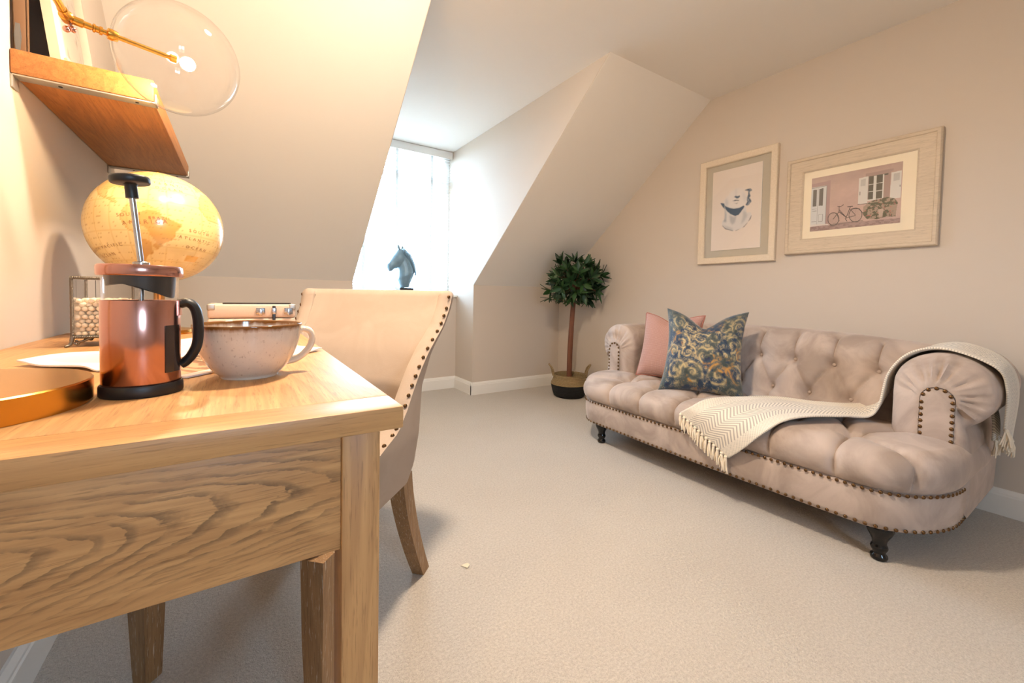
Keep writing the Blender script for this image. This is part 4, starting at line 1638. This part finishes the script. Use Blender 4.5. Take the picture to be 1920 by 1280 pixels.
rodlow = put('inner_rod', *tube([Vector((PX, PY, DZ + .03)), Vector((PX, PY, DZ + .15))], .0028, 10), m_steel, press)
kq = kd.to_track_quat('Z', 'Y').to_matrix()


def tilted(prof, n, at):
    V, F = lathe(prof, n)
    return [tuple(at + kq @ Vector(v)) for v in V], F


put('knob', *tilted([(.001, -.016), (.0065, -.016), (.0062, -.001), (.0075, .001), (.0185, .0015), (.0198, .003), (.0200, .0085), (.0188, .0108), (.012, .0125), (.001, .0128)], 40, ktop + kd * .008), m_black, press, ang=50)
ha = math.radians(2)
hd = Vector((math.cos(ha), math.sin(ha), 0))
hp = [(.0392, .115), (.047, .1165), (.054, .110), (.0575, .096), (.058, .078), (.0565, .060), (.051, .046), (.044, .037), (.0392, .034)]
hp = cat([(PX + hd.x * r, PY + hd.y * r, DZ + z) for r, z in hp], 5)
V, F = tube(hp, .0062, 12, flat=(-hd.y, hd.x, 0))
sq = Vector((-hd.y, hd.x, 0))
V = [tuple(Vector(v) + sq * ((Vector(v) - Vector((PX, PY, 0))).dot(sq)) * .7) for v in V]
put('handle', V, F, m_black, press)
put('handle_bracket', *cyl_patch(PX, PY, .0392, -16, 20, DZ + .100, DZ + .120, .0016), m_copper, press, ang=30)

# cup
CX, CY = .0140, .773
m_cup = Mt('speckled_cream_glaze', rough=.14, Coat_Weight=.5)
tc = m_cup.n('ShaderNodeTexCoord')
sp = m_cup.n('ShaderNodeSeparateXYZ')
m_cup.l(tc.outputs['Object'], sp.inputs[0])
nz = m_cup.noise(m_cup.coord(scale=(1, 1, .16)), 95, 4, .6)
spk = m_cup.ramp(m_cup.noise(m_cup.coord(scale=(1, 1, .6)), 240, 3, .6), [(.60, (0, 0, 0, 1)), (.72, (1, 1, 1, 1))])
clo = m_cup.noise(m_cup.coord(), 22, 4, .6)
base_ = m_cup.mix(c(226, 214, 198), c(200, 188, 176), clo)
base_ = m_cup.mix(base_, c(150, 130, 116), m_cup.math('MULTIPLY', spk, .55))
hgt = m_cup.math('ADD', sp.outputs[2], m_cup.math('MULTIPLY', m_cup.math('SUBTRACT', nz, .5), .010))
rimf = m_cup.ramp(m_cup.math('MULTIPLY', m_cup.math('SUBTRACT', hgt, .0735), 160), [(.0, (0, 0, 0, 1)), (.9, (1, 1, 1, 1))])
stk = m_cup.ramp(m_cup.math('MULTIPLY', m_cup.math('SUBTRACT', m_cup.math('ADD', sp.outputs[2], m_cup.math('MULTIPLY', m_cup.math('SUBTRACT', nz, .5), .035)), .062), 60), [(0, (0, 0, 0, 1)), (1, (.5, .5, .5, 1))])
base_ = m_cup.mix(base_, c(178, 158, 140), stk)
m_cup.color(m_cup.mix(base_, c(128, 82, 36), rimf))
cup = thing('cappuccino_cup', 'wide cream speckled stoneware cup with brown rim beside the copper cafetiere', 'cup', (CX, CY, DZ))
co = [(.001, .0035), (.030, .0035), (.0335, 0), (.037, 0), (.0385, .004), (.0455, .011), (.055, .024), (.0625, .041), (.0675, .060), (.0698, .076), (.0704, .0815), (.0695, .083), (.0680, .0822), (.0672, .076), (.065, .060), (.060, .042), (.052, .026), (.042, .014), (.001, .009)]
put('bowl', *lathe(cat([(r * 1.045, z) for r, z in co], 3), 80, CX, CY, DZ), m_cup, cup, ang=60)
ha = math.radians(6)
hd = Vector((math.cos(ha), math.sin(ha), 0))
hp = cat([(CX + hd.x * r, CY + hd.y * r, DZ + z) for r, z in ((.066, .069), (.078, .0715), (.088, .066), (.0915, .054), (.087, .040), (.077, .028), (.065, .0205), (.052, .018))], 6)
V, F = tube(hp, .0052, 12)
sq = Vector((-hd.y, hd.x, 0))
V = [tuple(Vector(v) + sq * ((Vector(v) - Vector((CX, CY, 0))).dot(sq)) * .6) for v in V]
m_cuph = Mt('cream_glaze', c(224, 208, 188), .14, Coat_Weight=.5)
put('handle', V, F, m_cuph, cup)

# magazine
MF, MR, ML = Vector((-.066, .785, 0)), Vector((.158, 1.025, 0)), Vector((-.312, 1.034, 0))
mag = thing('open_magazine', 'open glossy magazine with printed pictures lying behind the cup', 'magazine', ((MF + MR + ML) / 3).to_tuple()[:2] + (DZ,))
nx, ny = 90, 90
u, v = np.meshgrid(np.linspace(0, 1, nx), np.linspace(0, 1, ny), indexing='ij')
P0, PU, PV = np.array(MF), np.array(MR - MF), np.array(ML - MF)
zc = DZ + .0035 + .006 * np.sin(v * PI) ** 2 * (1 - np.exp(-((v - .5) / .05) ** 2)) + .004 * np.exp(-((u - 1) / .12) ** 2) + .007 * np.exp(-((v - 1) / .10) ** 2) * (1 + .5 * np.sin(u * 9))
XY = P0[None, None, :2] + PU[None, None, :2] * u[..., None] + PV[None, None, :2] * v[..., None]
img = np.ones(u.shape + (3,)) * lin(238, 228, 222)
nn_ = fbm(u, v, 6, 200)
band = (u < .46) & (v > .05) & (v < .47)
img = blend(img, band, lin(196, 150, 116))
img = blend(img, band & (np.sin(u * 60 + nn_ * 14) > .2), lin(120, 78, 54), .8)
img = blend(img, band & (u > .30) & (np.sin(u * 130) > .1), lin(48, 40, 38), .9)
img = blend(img, (u > .55) & (u < .94) & (v > .05) & (v < .45), lin(214, 202, 214))
img = blend(img, (u > .08) & (u < .6) & (v > .56) & (v < .93), lin(222, 206, 204))
img = blend(img, (u > .66) & (u < .95) & (v > .55) & (v < .95) & (np.sin(v * 160) > .3), lin(170, 160, 156), .6)
Vt = np.concatenate([XY, zc[..., None]], 2).reshape(-1, 3)
Vb = Vt.copy()
Vb[:, 2] = np.maximum(DZ + .0005, Vb[:, 2] - .0025)
F = gridF(nx, ny)
k = nx * ny
bd = [i * ny for i in range(nx)] + [(nx - 1) * ny + j for j in range(1, ny)] + [i * ny + ny - 1 for i in range(nx - 2, -1, -1)] + [j for j in range(ny - 2, 0, -1)]
F = F + [tuple(i + k for i in f[::-1]) for f in F] + [(bd[i], bd[(i + 1) % len(bd)], bd[(i + 1) % len(bd)] + k, bd[i] + k) for i in range(len(bd))]
m_page = vcol('glossy_page', .35)
put('pages', np.concatenate([Vt, Vb]), F, m_page, mag, ang=30, col=np.concatenate([img.reshape(-1, 3), np.ones((k, 3)) * lin(230, 224, 216)]))

# globe
GC = Vector((-.200, 1.625, 1.110))
GR = .161
globe = thing('desk_globe', 'large antique yellow world globe at the back of the desk under the shelf', 'globe', (GC.x, GC.y, DZ))
n1, n2 = 300, 150
lon, lat = np.meshgrid(np.linspace(-180, 180, n1), np.linspace(-90, 90, n2), indexing='ij')
SAm = [(-80, 1), (-77, 8), (-72, 12), (-62, 10), (-52, 5), (-50, 0), (-44, -2.5), (-35, -6), (-35, -9), (-39, -14), (-39, -19), (-42, -23), (-48, -26), (-50, -30), (-54, -34), (-58, -34), (-57, -38), (-62, -39), (-65, -43), (-66, -47), (-69, -51), (-68, -55), (-73, -52), (-75, -47), (-73, -40), (-72, -33), (-70, -25), (-70, -18), (-76, -14), (-79, -8), (-81, -5)]
BRA = [(-60, 5), (-51, 4), (-50, 0), (-44, -2.5), (-35, -6), (-35, -9), (-39, -14), (-39, -19), (-42, -23), (-48, -26), (-53, -33), (-57, -30), (-54, -25), (-58, -20), (-60, -14), (-65, -10), (-73, -8), (-69, 0)]
ARG = [(-66, -22), (-58, -25), (-57, -38), (-62, -39), (-65, -43), (-66, -47), (-69, -51), (-72, -50), (-71, -38), (-69, -28)]
AFR = [(-17, 15), (-13, 27), (-6, 35), (10, 37), (20, 32), (32, 31), (43, 12), (51, 12), (40, -5), (40, -15), (35, -24), (27, -34), (18, -34), (12, -18), (12, -5), (9, 4), (-8, 4), (-13, 9)]
NAM = [(-168, 65), (-140, 70), (-95, 72), (-80, 62), (-60, 55), (-66, 45), (-75, 38), (-81, 26), (-90, 30), (-97, 25), (-95, 17), (-87, 15), (-83, 9), (-92, 14), (-105, 20), (-117, 32), (-124, 42), (-135, 58), (-160, 57)]
EUR = [(-10, 36), (-9, 44), (0, 48), (10, 55), (20, 70), (60, 75), (140, 72), (178, 66), (140, 50), (120, 35), (105, 10), (95, 20), (78, 8), (70, 22), (50, 25), (35, 36), (20, 38), (5, 43)]
AUS = [(114, -22), (130, -12), (142, -11), (153, -27), (147, -38), (135, -33), (116, -34)]
gcol = np.ones(lon.shape + (3,)) * lin(232, 202, 138)
gn = fbm((lon + 180) / 60, (lat + 90) / 60, 3, 300)
gcol *= (.9 + .2 * gn[..., None])
for P in (SAm, AFR, NAM, EUR, AUS):
    gcol = blend(gcol, poly_in(P, lon, lat), lin(222, 182, 112))
    edge_ = poly_in(P, lon, lat) ^ poly_in([(x * 1.0 + .9, y + .7) for x, y in P], lon, lat)
    gcol = blend(gcol, edge_, lin(196, 142, 62), .6)
for P in (BRA, ARG):
    gcol = blend(gcol, poly_in(P, lon, lat), lin(208, 156, 84))
gl_ = (np.abs(((lon + 7.5) % 15) - 7.5) < .45) | (np.abs(((lat + 7.5) % 15) - 7.5) < .45)
gcol = blend(gcol, gl_, lin(206, 160, 80), .35)
gcol = blend(gcol, (lon > -24) & (lon < -9) & (lat > -44) & (lat < -36), lin(228, 172, 78), .9)
tk = fbm((lon + 180) / 30, (lat + 90) / 30, 30, 310, 2)
tiny = (np.abs(((lat * 1.0) % 3.2) - 1.6) < .35) & (tk > .66) & (np.abs(lat) < 70)
gcol = blend(gcol, tiny, lin(170, 120, 54), .55)
# orient: longitude -45 / latitude -20 faces the camera
to_cam = (Vector((0, 0, CAMH)) - GC).normalized()
axis_up = Vector((0, 0, 1))
fwd = Vector((to_cam.x, to_cam.y, 0)).normalized()
elev = math.asin(to_cam.z) - math.radians(-22)
rgt = axis_up.cross(fwd)
# tip the globe so that more of the southern half shows
R1 = Matrix.Rotation(-elev * .35, 3, rgt)
Rz = Matrix.Rotation(math.atan2(fwd.y, fwd.x) - math.radians(-52), 3, 'Z')
RG = R1 @ Rz


def on_globe(lo, la, r):
    lo, la = np.radians(lo), np.radians(la)
    p = np.stack([np.cos(la) * np.cos(lo), np.cos(la) * np.sin(lo), np.sin(la)], -1) * r
    return p @ np.array(RG).T + np.array(GC)


put('sphere', on_globe(lon, lat, GR).reshape(-1, 3), gridF(n1, n2), m_globe, globe, ang=80, col=gcol.reshape(-1, 3))
m_ink = Mt('brown_map_ink', c(150, 96, 40), .5)


def globe_text(body, lo, la, size, sp_=1.0, tilt=0.0):
    cu = bpy.data.curves.new('lettering', 'FONT')
    cu.body, cu.size, cu.space_character = body, size, sp_
    cu.align_x = 'CENTER'
    cu.resolution_u = 2
    ob = bpy.data.objects.new('lettering', cu)
    COL.objects.link(ob)
    dg = bpy.context.evaluated_depsgraph_get()
    me = bpy.data.meshes.new_from_object(ob.evaluated_get(dg))
    V = np.array([v.co for v in me.vertices])
    F = [list(p.vertices) for p in me.polygons]
    bpy.data.objects.remove(ob)
    bpy.data.meshes.remove(me)
    ca, sa = math.cos(tilt), math.sin(tilt)
    X, Y = V[:, 0] * ca - V[:, 1] * sa, V[:, 0] * sa + V[:, 1] * ca
    put('lettering', on_globe(lo + X / max(.2, math.cos(math.radians(la))), la + Y, GR + .0006), F, m_ink, globe, smooth=False)


for body, lo, la, size, sp_, tl in (('SOUTH', -74, -2, 4.6, 1.35, .12), ('AMERICA', -62, -8.5, 5.4, 1.7, .12), ('BRAZIL', -51, -3.5, 3.8, 1.45, .05), ('SOUTH', -17, -12, 4.4, 1.7, -.05), ('ATLANTIC', -19, -20, 4.4, 1.7, -.05), ('OCEAN', -16, -29, 4.4, 1.7, -.05), ('ATLANTIC', -42, 37, 4.0, 2.0, 0), ('OCEAN', -42, 30, 4.0, 2.0, 0), ('SOUTH PACIFIC', -108, -32, 4.2, 1.5, .1), ('OCEAN', -108, -40, 4.2, 1.5, .1)):
    globe_text(body, lo, la, size, sp_, tl)
npole = Vector(RG @ Vector((0, 0, 1)))
kq = npole.to_track_quat('Z', 'Y').to_matrix()
put('pole_pin', *tilted([(.001, -.004), (.006, -.003), (.0065, .001), (.0045, .004), (.005, .008), (.001, .011)], 16, GC + npole * GR), m_brass, globe)
mer = [GC + (npole * math.cos(a) + rgt.cross(npole) * math.sin(a)) * (GR + .008) for a in np.linspace(PI * 1.0, PI * 1.98, 40)]
mb = MB()
kq = Matrix.Identity(3)
put('stand_base', *lathe([(.001, 0), (.085, 0), (.088, .004), (.084, .012), (.045, .018), (.022, .026), (.014, .045), (.013, .120), (.020, .135), (.012, .150), (.010, .166), (.001, .168)], 40, GC.x, GC.y, DZ), m_brass, globe, ang=50)

# suitcase
sc_ = thing('small_suitcase', 'small beige suitcase with metal corners and clasps behind the cup on the desk', 'suitcase', (.02, 1.49, DZ))
m_case = Mt('beige_case_cloth', c(204, 180, 160), .75)
m_case.bump(m_case.noise(m_case.coord(), 300, 2), .2, .002)
SX0, SX1, SY0_, SY1_, SZ1 = -.076, .150, 1.475, 1.61, .887
put('case_body', *box(SX0, SX1, SY0_, SY1_, DZ + .001, DZ + .05, .006, 3), m_case, sc_)
put('case_lid', *box(SX0, SX1, SY0_, SY1_, DZ + .0515, SZ1, .006, 3), m_case, sc_)
for x in (SX0, SX1):
    for y in (SY0_, SY1_):
        for z in (DZ + .001, SZ1):
            s1, s2, s3 = (1 if x == SX0 else -1), (1 if y == SY0_ else -1), (1 if z < .83 else -1)
            cc2 = (x + s1 * .009, y + s2 * .009, z + s3 * .009)
            put('corner_cap', *box(cc2[0] - .0105, cc2[0] + .0105, cc2[1] - .0105, cc2[1] + .0105, cc2[2] - .0098, cc2[2] + .0105, .005, 3), m_strap, sc_)
for x, w_ in ((.043, .024), (.118, .024)):
    put('clasp', *box(x, x + w_, SY0_ - .005, SY0_, SZ1 - .030, SZ1 - .010, .002), m_steel, sc_)
    put('clasp_tongue', *box(x + .007, x + w_ - .007, SY0_ - .008, SY0_ - .0045, SZ1 - .034, SZ1 - .012, .0015), m_steel, sc_)
    for dx in (.0035, w_ - .0035):
        put('rivet', *sphere(.0018, 8, 6, x + dx, SY0_ - .0052, SZ1 - .024), m_steel, sc_)
put('strap', *box(.086, .095, SY0_ - .004, SY0_ - .0002, DZ + .004, SZ1 - .004, .0015), m_dark, sc_)
put('buckle', *box(.084, .097, SY0_ - .006, SY0_ - .0035, SZ1 - .030, SZ1 - .010, .0015), m_steel, sc_)
put('lid_strap', *box(SX0 + .035, SX1 - .01, SY0_ + .03, SY0_ + .055, SZ1, SZ1 + .004, .0015), m_dark, sc_)

# glass trinket box with pearls
BX0, BX1, BY0, BY1 = -.311, -.208, 1.31, 1.415
BZ0, BZ1 = DZ + .022, .951
tb_ = thing('trinket_box', 'small glass box with twisted pewter edges and scrolled feet beside the wall', 'box', ((BX0 + BX1) / 2, (BY0 + BY1) / 2, DZ))


def twisted(a, b, r=.0028, turns=22):
    a, b = Vector(a), Vector(b)
    d = (b - a)
    L = d.length
    d.normalize()
    p = d.orthogonal().normalized()
    q = d.cross(p)
    mb = MB()
    n = turns * 6
    for s in (0, PI):
        mb.add(tube([a + d * L * i / n + (p * math.cos(s + 2 * PI * turns * i / n) + q * math.sin(s + 2 * PI * turns * i / n)) * r * .55 for i in range(n + 1)], r * .6, 5))
    return mb.V, mb.F


for x in (BX0, BX1):
    for y in (BY0, BY1):
        put('corner_post', *twisted((x, y, BZ0), (x, y, BZ1), .0032, 24), m_pewter, tb_, ang=80)
for z, nm in ((BZ0, 'bottom_rail'), (BZ1, 'top_rail')):
    put(nm, *twisted((BX0, BY0, z), (BX1, BY0, z), .0030, 18), m_pewter, tb_, ang=80)
    put(nm, *twisted((BX0, BY1, z), (BX1, BY1, z), .0030, 18), m_pewter, tb_, ang=80)
    put(nm, *twisted((BX0, BY0, z), (BX0, BY1, z), .0030, 18), m_pewter, tb_, ang=80)
    put(nm, *twisted((BX1, BY0, z), (BX1, BY1, z), .0030, 18), m_pewter, tb_, ang=80)
put('box_floor', *box(BX0, BX1, BY0, BY1, BZ0 - .002, BZ0 + .001), m_pewter, tb_, smooth=False)
for b_ in ((BX0, BX1, BY0 - .0008, BY0 + .0008), (BX0, BX1, BY1 - .0008, BY1 + .0008), (BX0 - .0008, BX0 + .0008, BY0, BY1), (BX1 - .0008, BX1 + .0008, BY0, BY1)):
    put('glass_side', *box(*b_, BZ0 + .002, BZ1 - .002), m_glass, tb_, smooth=False)
put('inner_divider', *box(BX0 + .017, BX0 + .0185, BY1 - .004, BY1 - .002, BZ0, BZ1 - .004), m_pewter, tb_, smooth=False)
for x, sx in ((BX0, -1), (BX1, 1)):
    for y, sy in ((BY0, -1), (BY1, 1)):
        mb = MB()
        mb.add(tube(cat([(x, y, BZ0), (x + sx * .001, y + sy * .001, BZ0 - .010), (x + sx * .004, y + sy * .004, DZ + .005), (x + sx * .010, y + sy * .009, DZ + .0022)], 5), [.0042] * 5 + [.0034] * 5 + [.003] * 5 + [.0026], 8))
        mb.add(tube(cat([(x - sx * .002, y, BZ0 - .012), (x - sx * .008, y, BZ0 - .016), (x - sx * .012, y, BZ0 - .010), (x - sx * .020, y, BZ0 - .008), (x - sx * .030, y, BZ0 - .002)], 5), .0024, 6))
        mb.add(sphere(.003, 8, 6, x - sx * .007, y, BZ0 - .008))
        mb.put('foot', m_pewter, tb_, ang=70)
m_pearl = Mt('cream_pearl', c(244, 226, 196), .18, Coat_Weight=.6)
pe = MB()
r_ = .0056
zl = 0
for k in range(9):
    z = BZ0 + .002 + r_ + k * r_ * 1.66
    for i in range(9):
        for j in range(9):
            x = BX0 + .002 + r_ + (i + .5 * (k % 2)) * r_ * 2.04
            y = BY0 + .002 + r_ + (j + .5 * (k % 2)) * r_ * 2.04
            if x > BX1 - r_ - .001 or y > BY1 - r_ - .001:
                continue
            if k == 8 and rnd.random() < .5:
                continue
            if 0 < i < 8 and 1 < j < 8 and k < 7:
                continue
            pe.add(sphere(r_, 10, 7, x + rnd.uniform(-.001, .001), y + rnd.uniform(-.0006, .001), z + rnd.uniform(-.0008, .0008)))
o = pe.put('pearls', m_pearl, None, ang=90, kind='stuff')
tag(o, 'cream pearls heaped inside the small glass trinket box', 'pearls')

# lamp
lamp = thing('desk_lamp', 'brass desk lamp with a clear glass globe shade and glowing bulb', 'lamp', (-.268, .68, DZ))
LX, LY = -.268, .68
put('base', *lathe([(.001, 0), (.1195, 0), (.1195, .003), (.1215, .0035), (.1215, .0265), (.120, .028), (.010, .0285), (.001, .0285)], 96, LX, LY, DZ), m_brass, lamp, ang=30)
J = Vector((-.289, 1.222, 1.475))
PT = Vector((-.29, .69, 1.50))
put('pole', *tube([(LX, LY, DZ + .026), (LX, LY, 1.2), tuple(PT)], .0075, 16), m_brass, lamp)
put('upper_arm', *tube([PT, PT + (J - PT) * .97], .0065, 14), m_brass, lamp)
rodd = (BULB - J).normalized()
GLC = Vector((-.1175, 1.2965, 1.4785))
kq = rodd.to_track_quat('Z', 'Y').to_matrix()
neck_ = BULB - rodd * .03
armd = (J - PT).normalized()
put('joint', *tube([J - armd * .03, J - armd * .012, J - armd * .010, J + armd * .006], [.0078, .0085, .0110, .0105], 16), m_brass, lamp)
put('joint_fork', *tube([J - rodd * .004, J + rodd * .022, J + rodd * .024, J + rodd * .034], [.0085, .0085, .0066, .0066], 16), m_brass, lamp)
wq = rodd.cross(Vector((0, 0, 1))).normalized()
dn = rodd.cross(wq).normalized()
if dn.z > 0:
    dn = -dn
mb = MB()
mb.add(tube([J + dn * .004 + rodd * .004, J + dn * .018 + rodd * .004], .0036, 10))
w0 = J + dn * .020 + rodd * .004
mb.add(sphere(.0062, 12, 8, *(w0 + rodd * -.005 + dn * .003)))
mb.add(sphere(.0062, 12, 8, *(w0 + rodd * .004 + dn * -.001)))
mb.put('wing_nut', m_copper, lamp)
put('rod_ferrule', *tilted([(.0065, .036), (.0085, .037), (.0085, .040), (.0066, .041), (.0066, .046), (.0085, .047), (.0085, .051), (.006, .052)], 20, J), m_brass, lamp)
put('rod', *tube([J + rodd * .03, neck_], .0052, 14), m_brass, lamp)
put('bulb_holder', *tube([neck_ - rodd * .004, neck_ + rodd * .008], .0085, 16), m_brass, lamp)
put('bulb', *sphere(.015, 20, 14, *BULB), m_bulb, lamp)
V, F = sphere(0.1222, 64, 40, *GLC)
V = [tuple(v) for v in V]
put('glass_shade', V, F, m_glass, lamp, ang=180)
gc_in = None
# collar where the rod enters the shade
b_ = rodd.dot(J - GLC)
cdisc = (J - GLC).length_squared - 0.1222 ** 2
t_in = -b_ - math.sqrt(max(0, b_ * b_ - cdisc))
put('shade_collar', *tilted([(.006, -.008), (.011, -.006), (.012, .0), (.010, .010), (.006, .012)], 20, J + rodd * t_in), m_brass, lamp)

# ------------------------------------------------------------------ shelf with frames
shz = 1.405
SHX, SHY0, SHY1, SHT = -.179, 1.405, 2.28, .054
shelf = thing('wall_shelf', 'oak board shelf on metal straps fixed to the left wall above the desk', 'shelf', (XL, SHY0, shz))
put('board', *box(XL + .001, SHX, SHY0, SHY1, shz, shz + SHT, .003), m_shelf, shelf)
for y in (SHY0 + .002, SHY1 - .052):
    b = MB()
    b.add(box(XL + .001, SHX + .004, y, y + .034, shz - .004, shz - .0002, .001))
    b.add(box(SHX + .0004, SHX + .0045, y, y + .034, shz - .004, shz + .020, .001))
    b.add(box(XL + .0005, XL + .0045, y, y + .034, shz - .03, shz - .0002, .001))
    br = b.put('strap_bracket', m_strap, shelf)
    for x in (XL + .075, SHX - .035):
        put('screw', *lathe([(.001, -.002), (.0035, -.0015), (.004, 0), (.001, 0)], 10, x, y + .017, shz - .004), m_dark, br)
SZt = shz + SHT
m_sketch = Mt('pencil_sketch', rough=.8)
_v = m_sketch.coord(scale=(1, 1, .35))
_n = m_sketch.noise(_v, 26, 5, .65, 1.0)
m_sketch.color(m_sketch.mix(c(160, 150, 138), c(92, 80, 74), m_sketch.ramp(_n, [(.56, (0, 0, 0, 1)), (.68, (.8, .8, .8, 1))])))
m_slate = Mt('slate_blue_mount', c(66, 68, 82), .7)
fr = thing('shelf_frame', 'cream framed pencil drawing of a figure leaning on the wall at the shelf end', 'picture', (XL + .06, 1.60, SZt))
fy0, fy1, fh, le = 1.425, 1.74, .46, .055


def lean(V):
    """tip upright geometry (x = thickness from the back) back against the wall"""
    a = math.asin(le / fh)
    out = []
    for x, y, z in V:
        out.append((XL + .004 + le + x * math.cos(a) - z * math.sin(a), y, SZt + .0008 + z * math.cos(a) + x * math.sin(a)))
    return out


V, F = frame_sweep([(0, 0), (0, -.018), (.004, -.022), (.012, -.020), (.016, -.024), (.026, -.024), (.030, -.014), (.030, 0)], fy0, fy1, 0, fh, 0)
put('moulding', lean(V), F, Mt('cream_painted_frame', c(178, 166, 148), .6), fr, ang=25)
V, F = box(.002, .006, fy0 + .028, fy1 - .028, .028, fh - .028)
put('mount', lean(V), F, m_slate, fr, smooth=False)
V, F = box(.006, .009, fy0 + .085, fy1 - .035, .034, fh - .06)
put('drawing', lean(V), F, m_sketch, fr, smooth=False)
bk = thing('brown_book', 'thin brown book standing upright between the cream frame and the wall', 'book', (XL + .018, 1.47, SZt))
m_book = Mt('brown_cloth_cover', c(112, 82, 58), .6)
m_leafs = Mt('cream_page_block', c(232, 218, 190), .8)
bx, by = XL + .004, 1.412
cv = MB()
cv.add(box(bx, bx + .003, by, by + .012, SZt + .0005, SZt + .21, .001))
cv.add(box(bx + .020, bx + .023, by, by + .012, SZt + .0005, SZt + .21, .001))
cv.add(box(bx, bx + .023, by, by + .003, SZt + .0005, SZt + .21, .001))
cv.put('cover', m_book, bk)
put('page_block', *box(bx + .003, bx + .020, by + .003, by + .011, SZt + .004, SZt + .206), m_leafs, bk, smooth=False)
ho = thing('hexagonal_holder', 'small grey metal hexagonal holder at the near corner of the shelf', 'candle holder', (XL + .012, 1.409, SZt))
hx = [(.0001, .0), (.013, .0), (.018, .030), (.013, .060), (.010, .060), (.014, .030), (.010, .004), (.0001, .004)]
m_hex = Mt('grey_metal', c(110, 110, 112), .3, Metallic=.8)
put('faceted_body', *lathe([(r * .5, z) for r, z in hx], 6, XL + .012, 1.417, SZt), m_hex, ho, smooth=False)

# scrap on the carpet
sp_ = [(.630, 1.246), (.652, 1.238), (.655, 1.226), (.643, 1.222), (.640, 1.230)]
V = [(x, y, .004 + .006 * (i in (1, 2))) for i, (x, y) in enumerate(sp_)] + [(x, y, .002 + .006 * (i in (1, 2))) for i, (x, y) in enumerate(sp_)]
n = len(sp_)
F = [tuple(range(n)), tuple(range(2 * n - 1, n - 1, -1))] + [(i, (i + 1) % n, n + (i + 1) % n, n + i) for i in range(n)]
o = put('paper_scrap', V, F, Mt('cream_paper', c(222, 208, 182), .8), None, smooth=False)
tag(o, 'tiny cream paper scrap lying on the carpet between chair and sofa', 'paper')
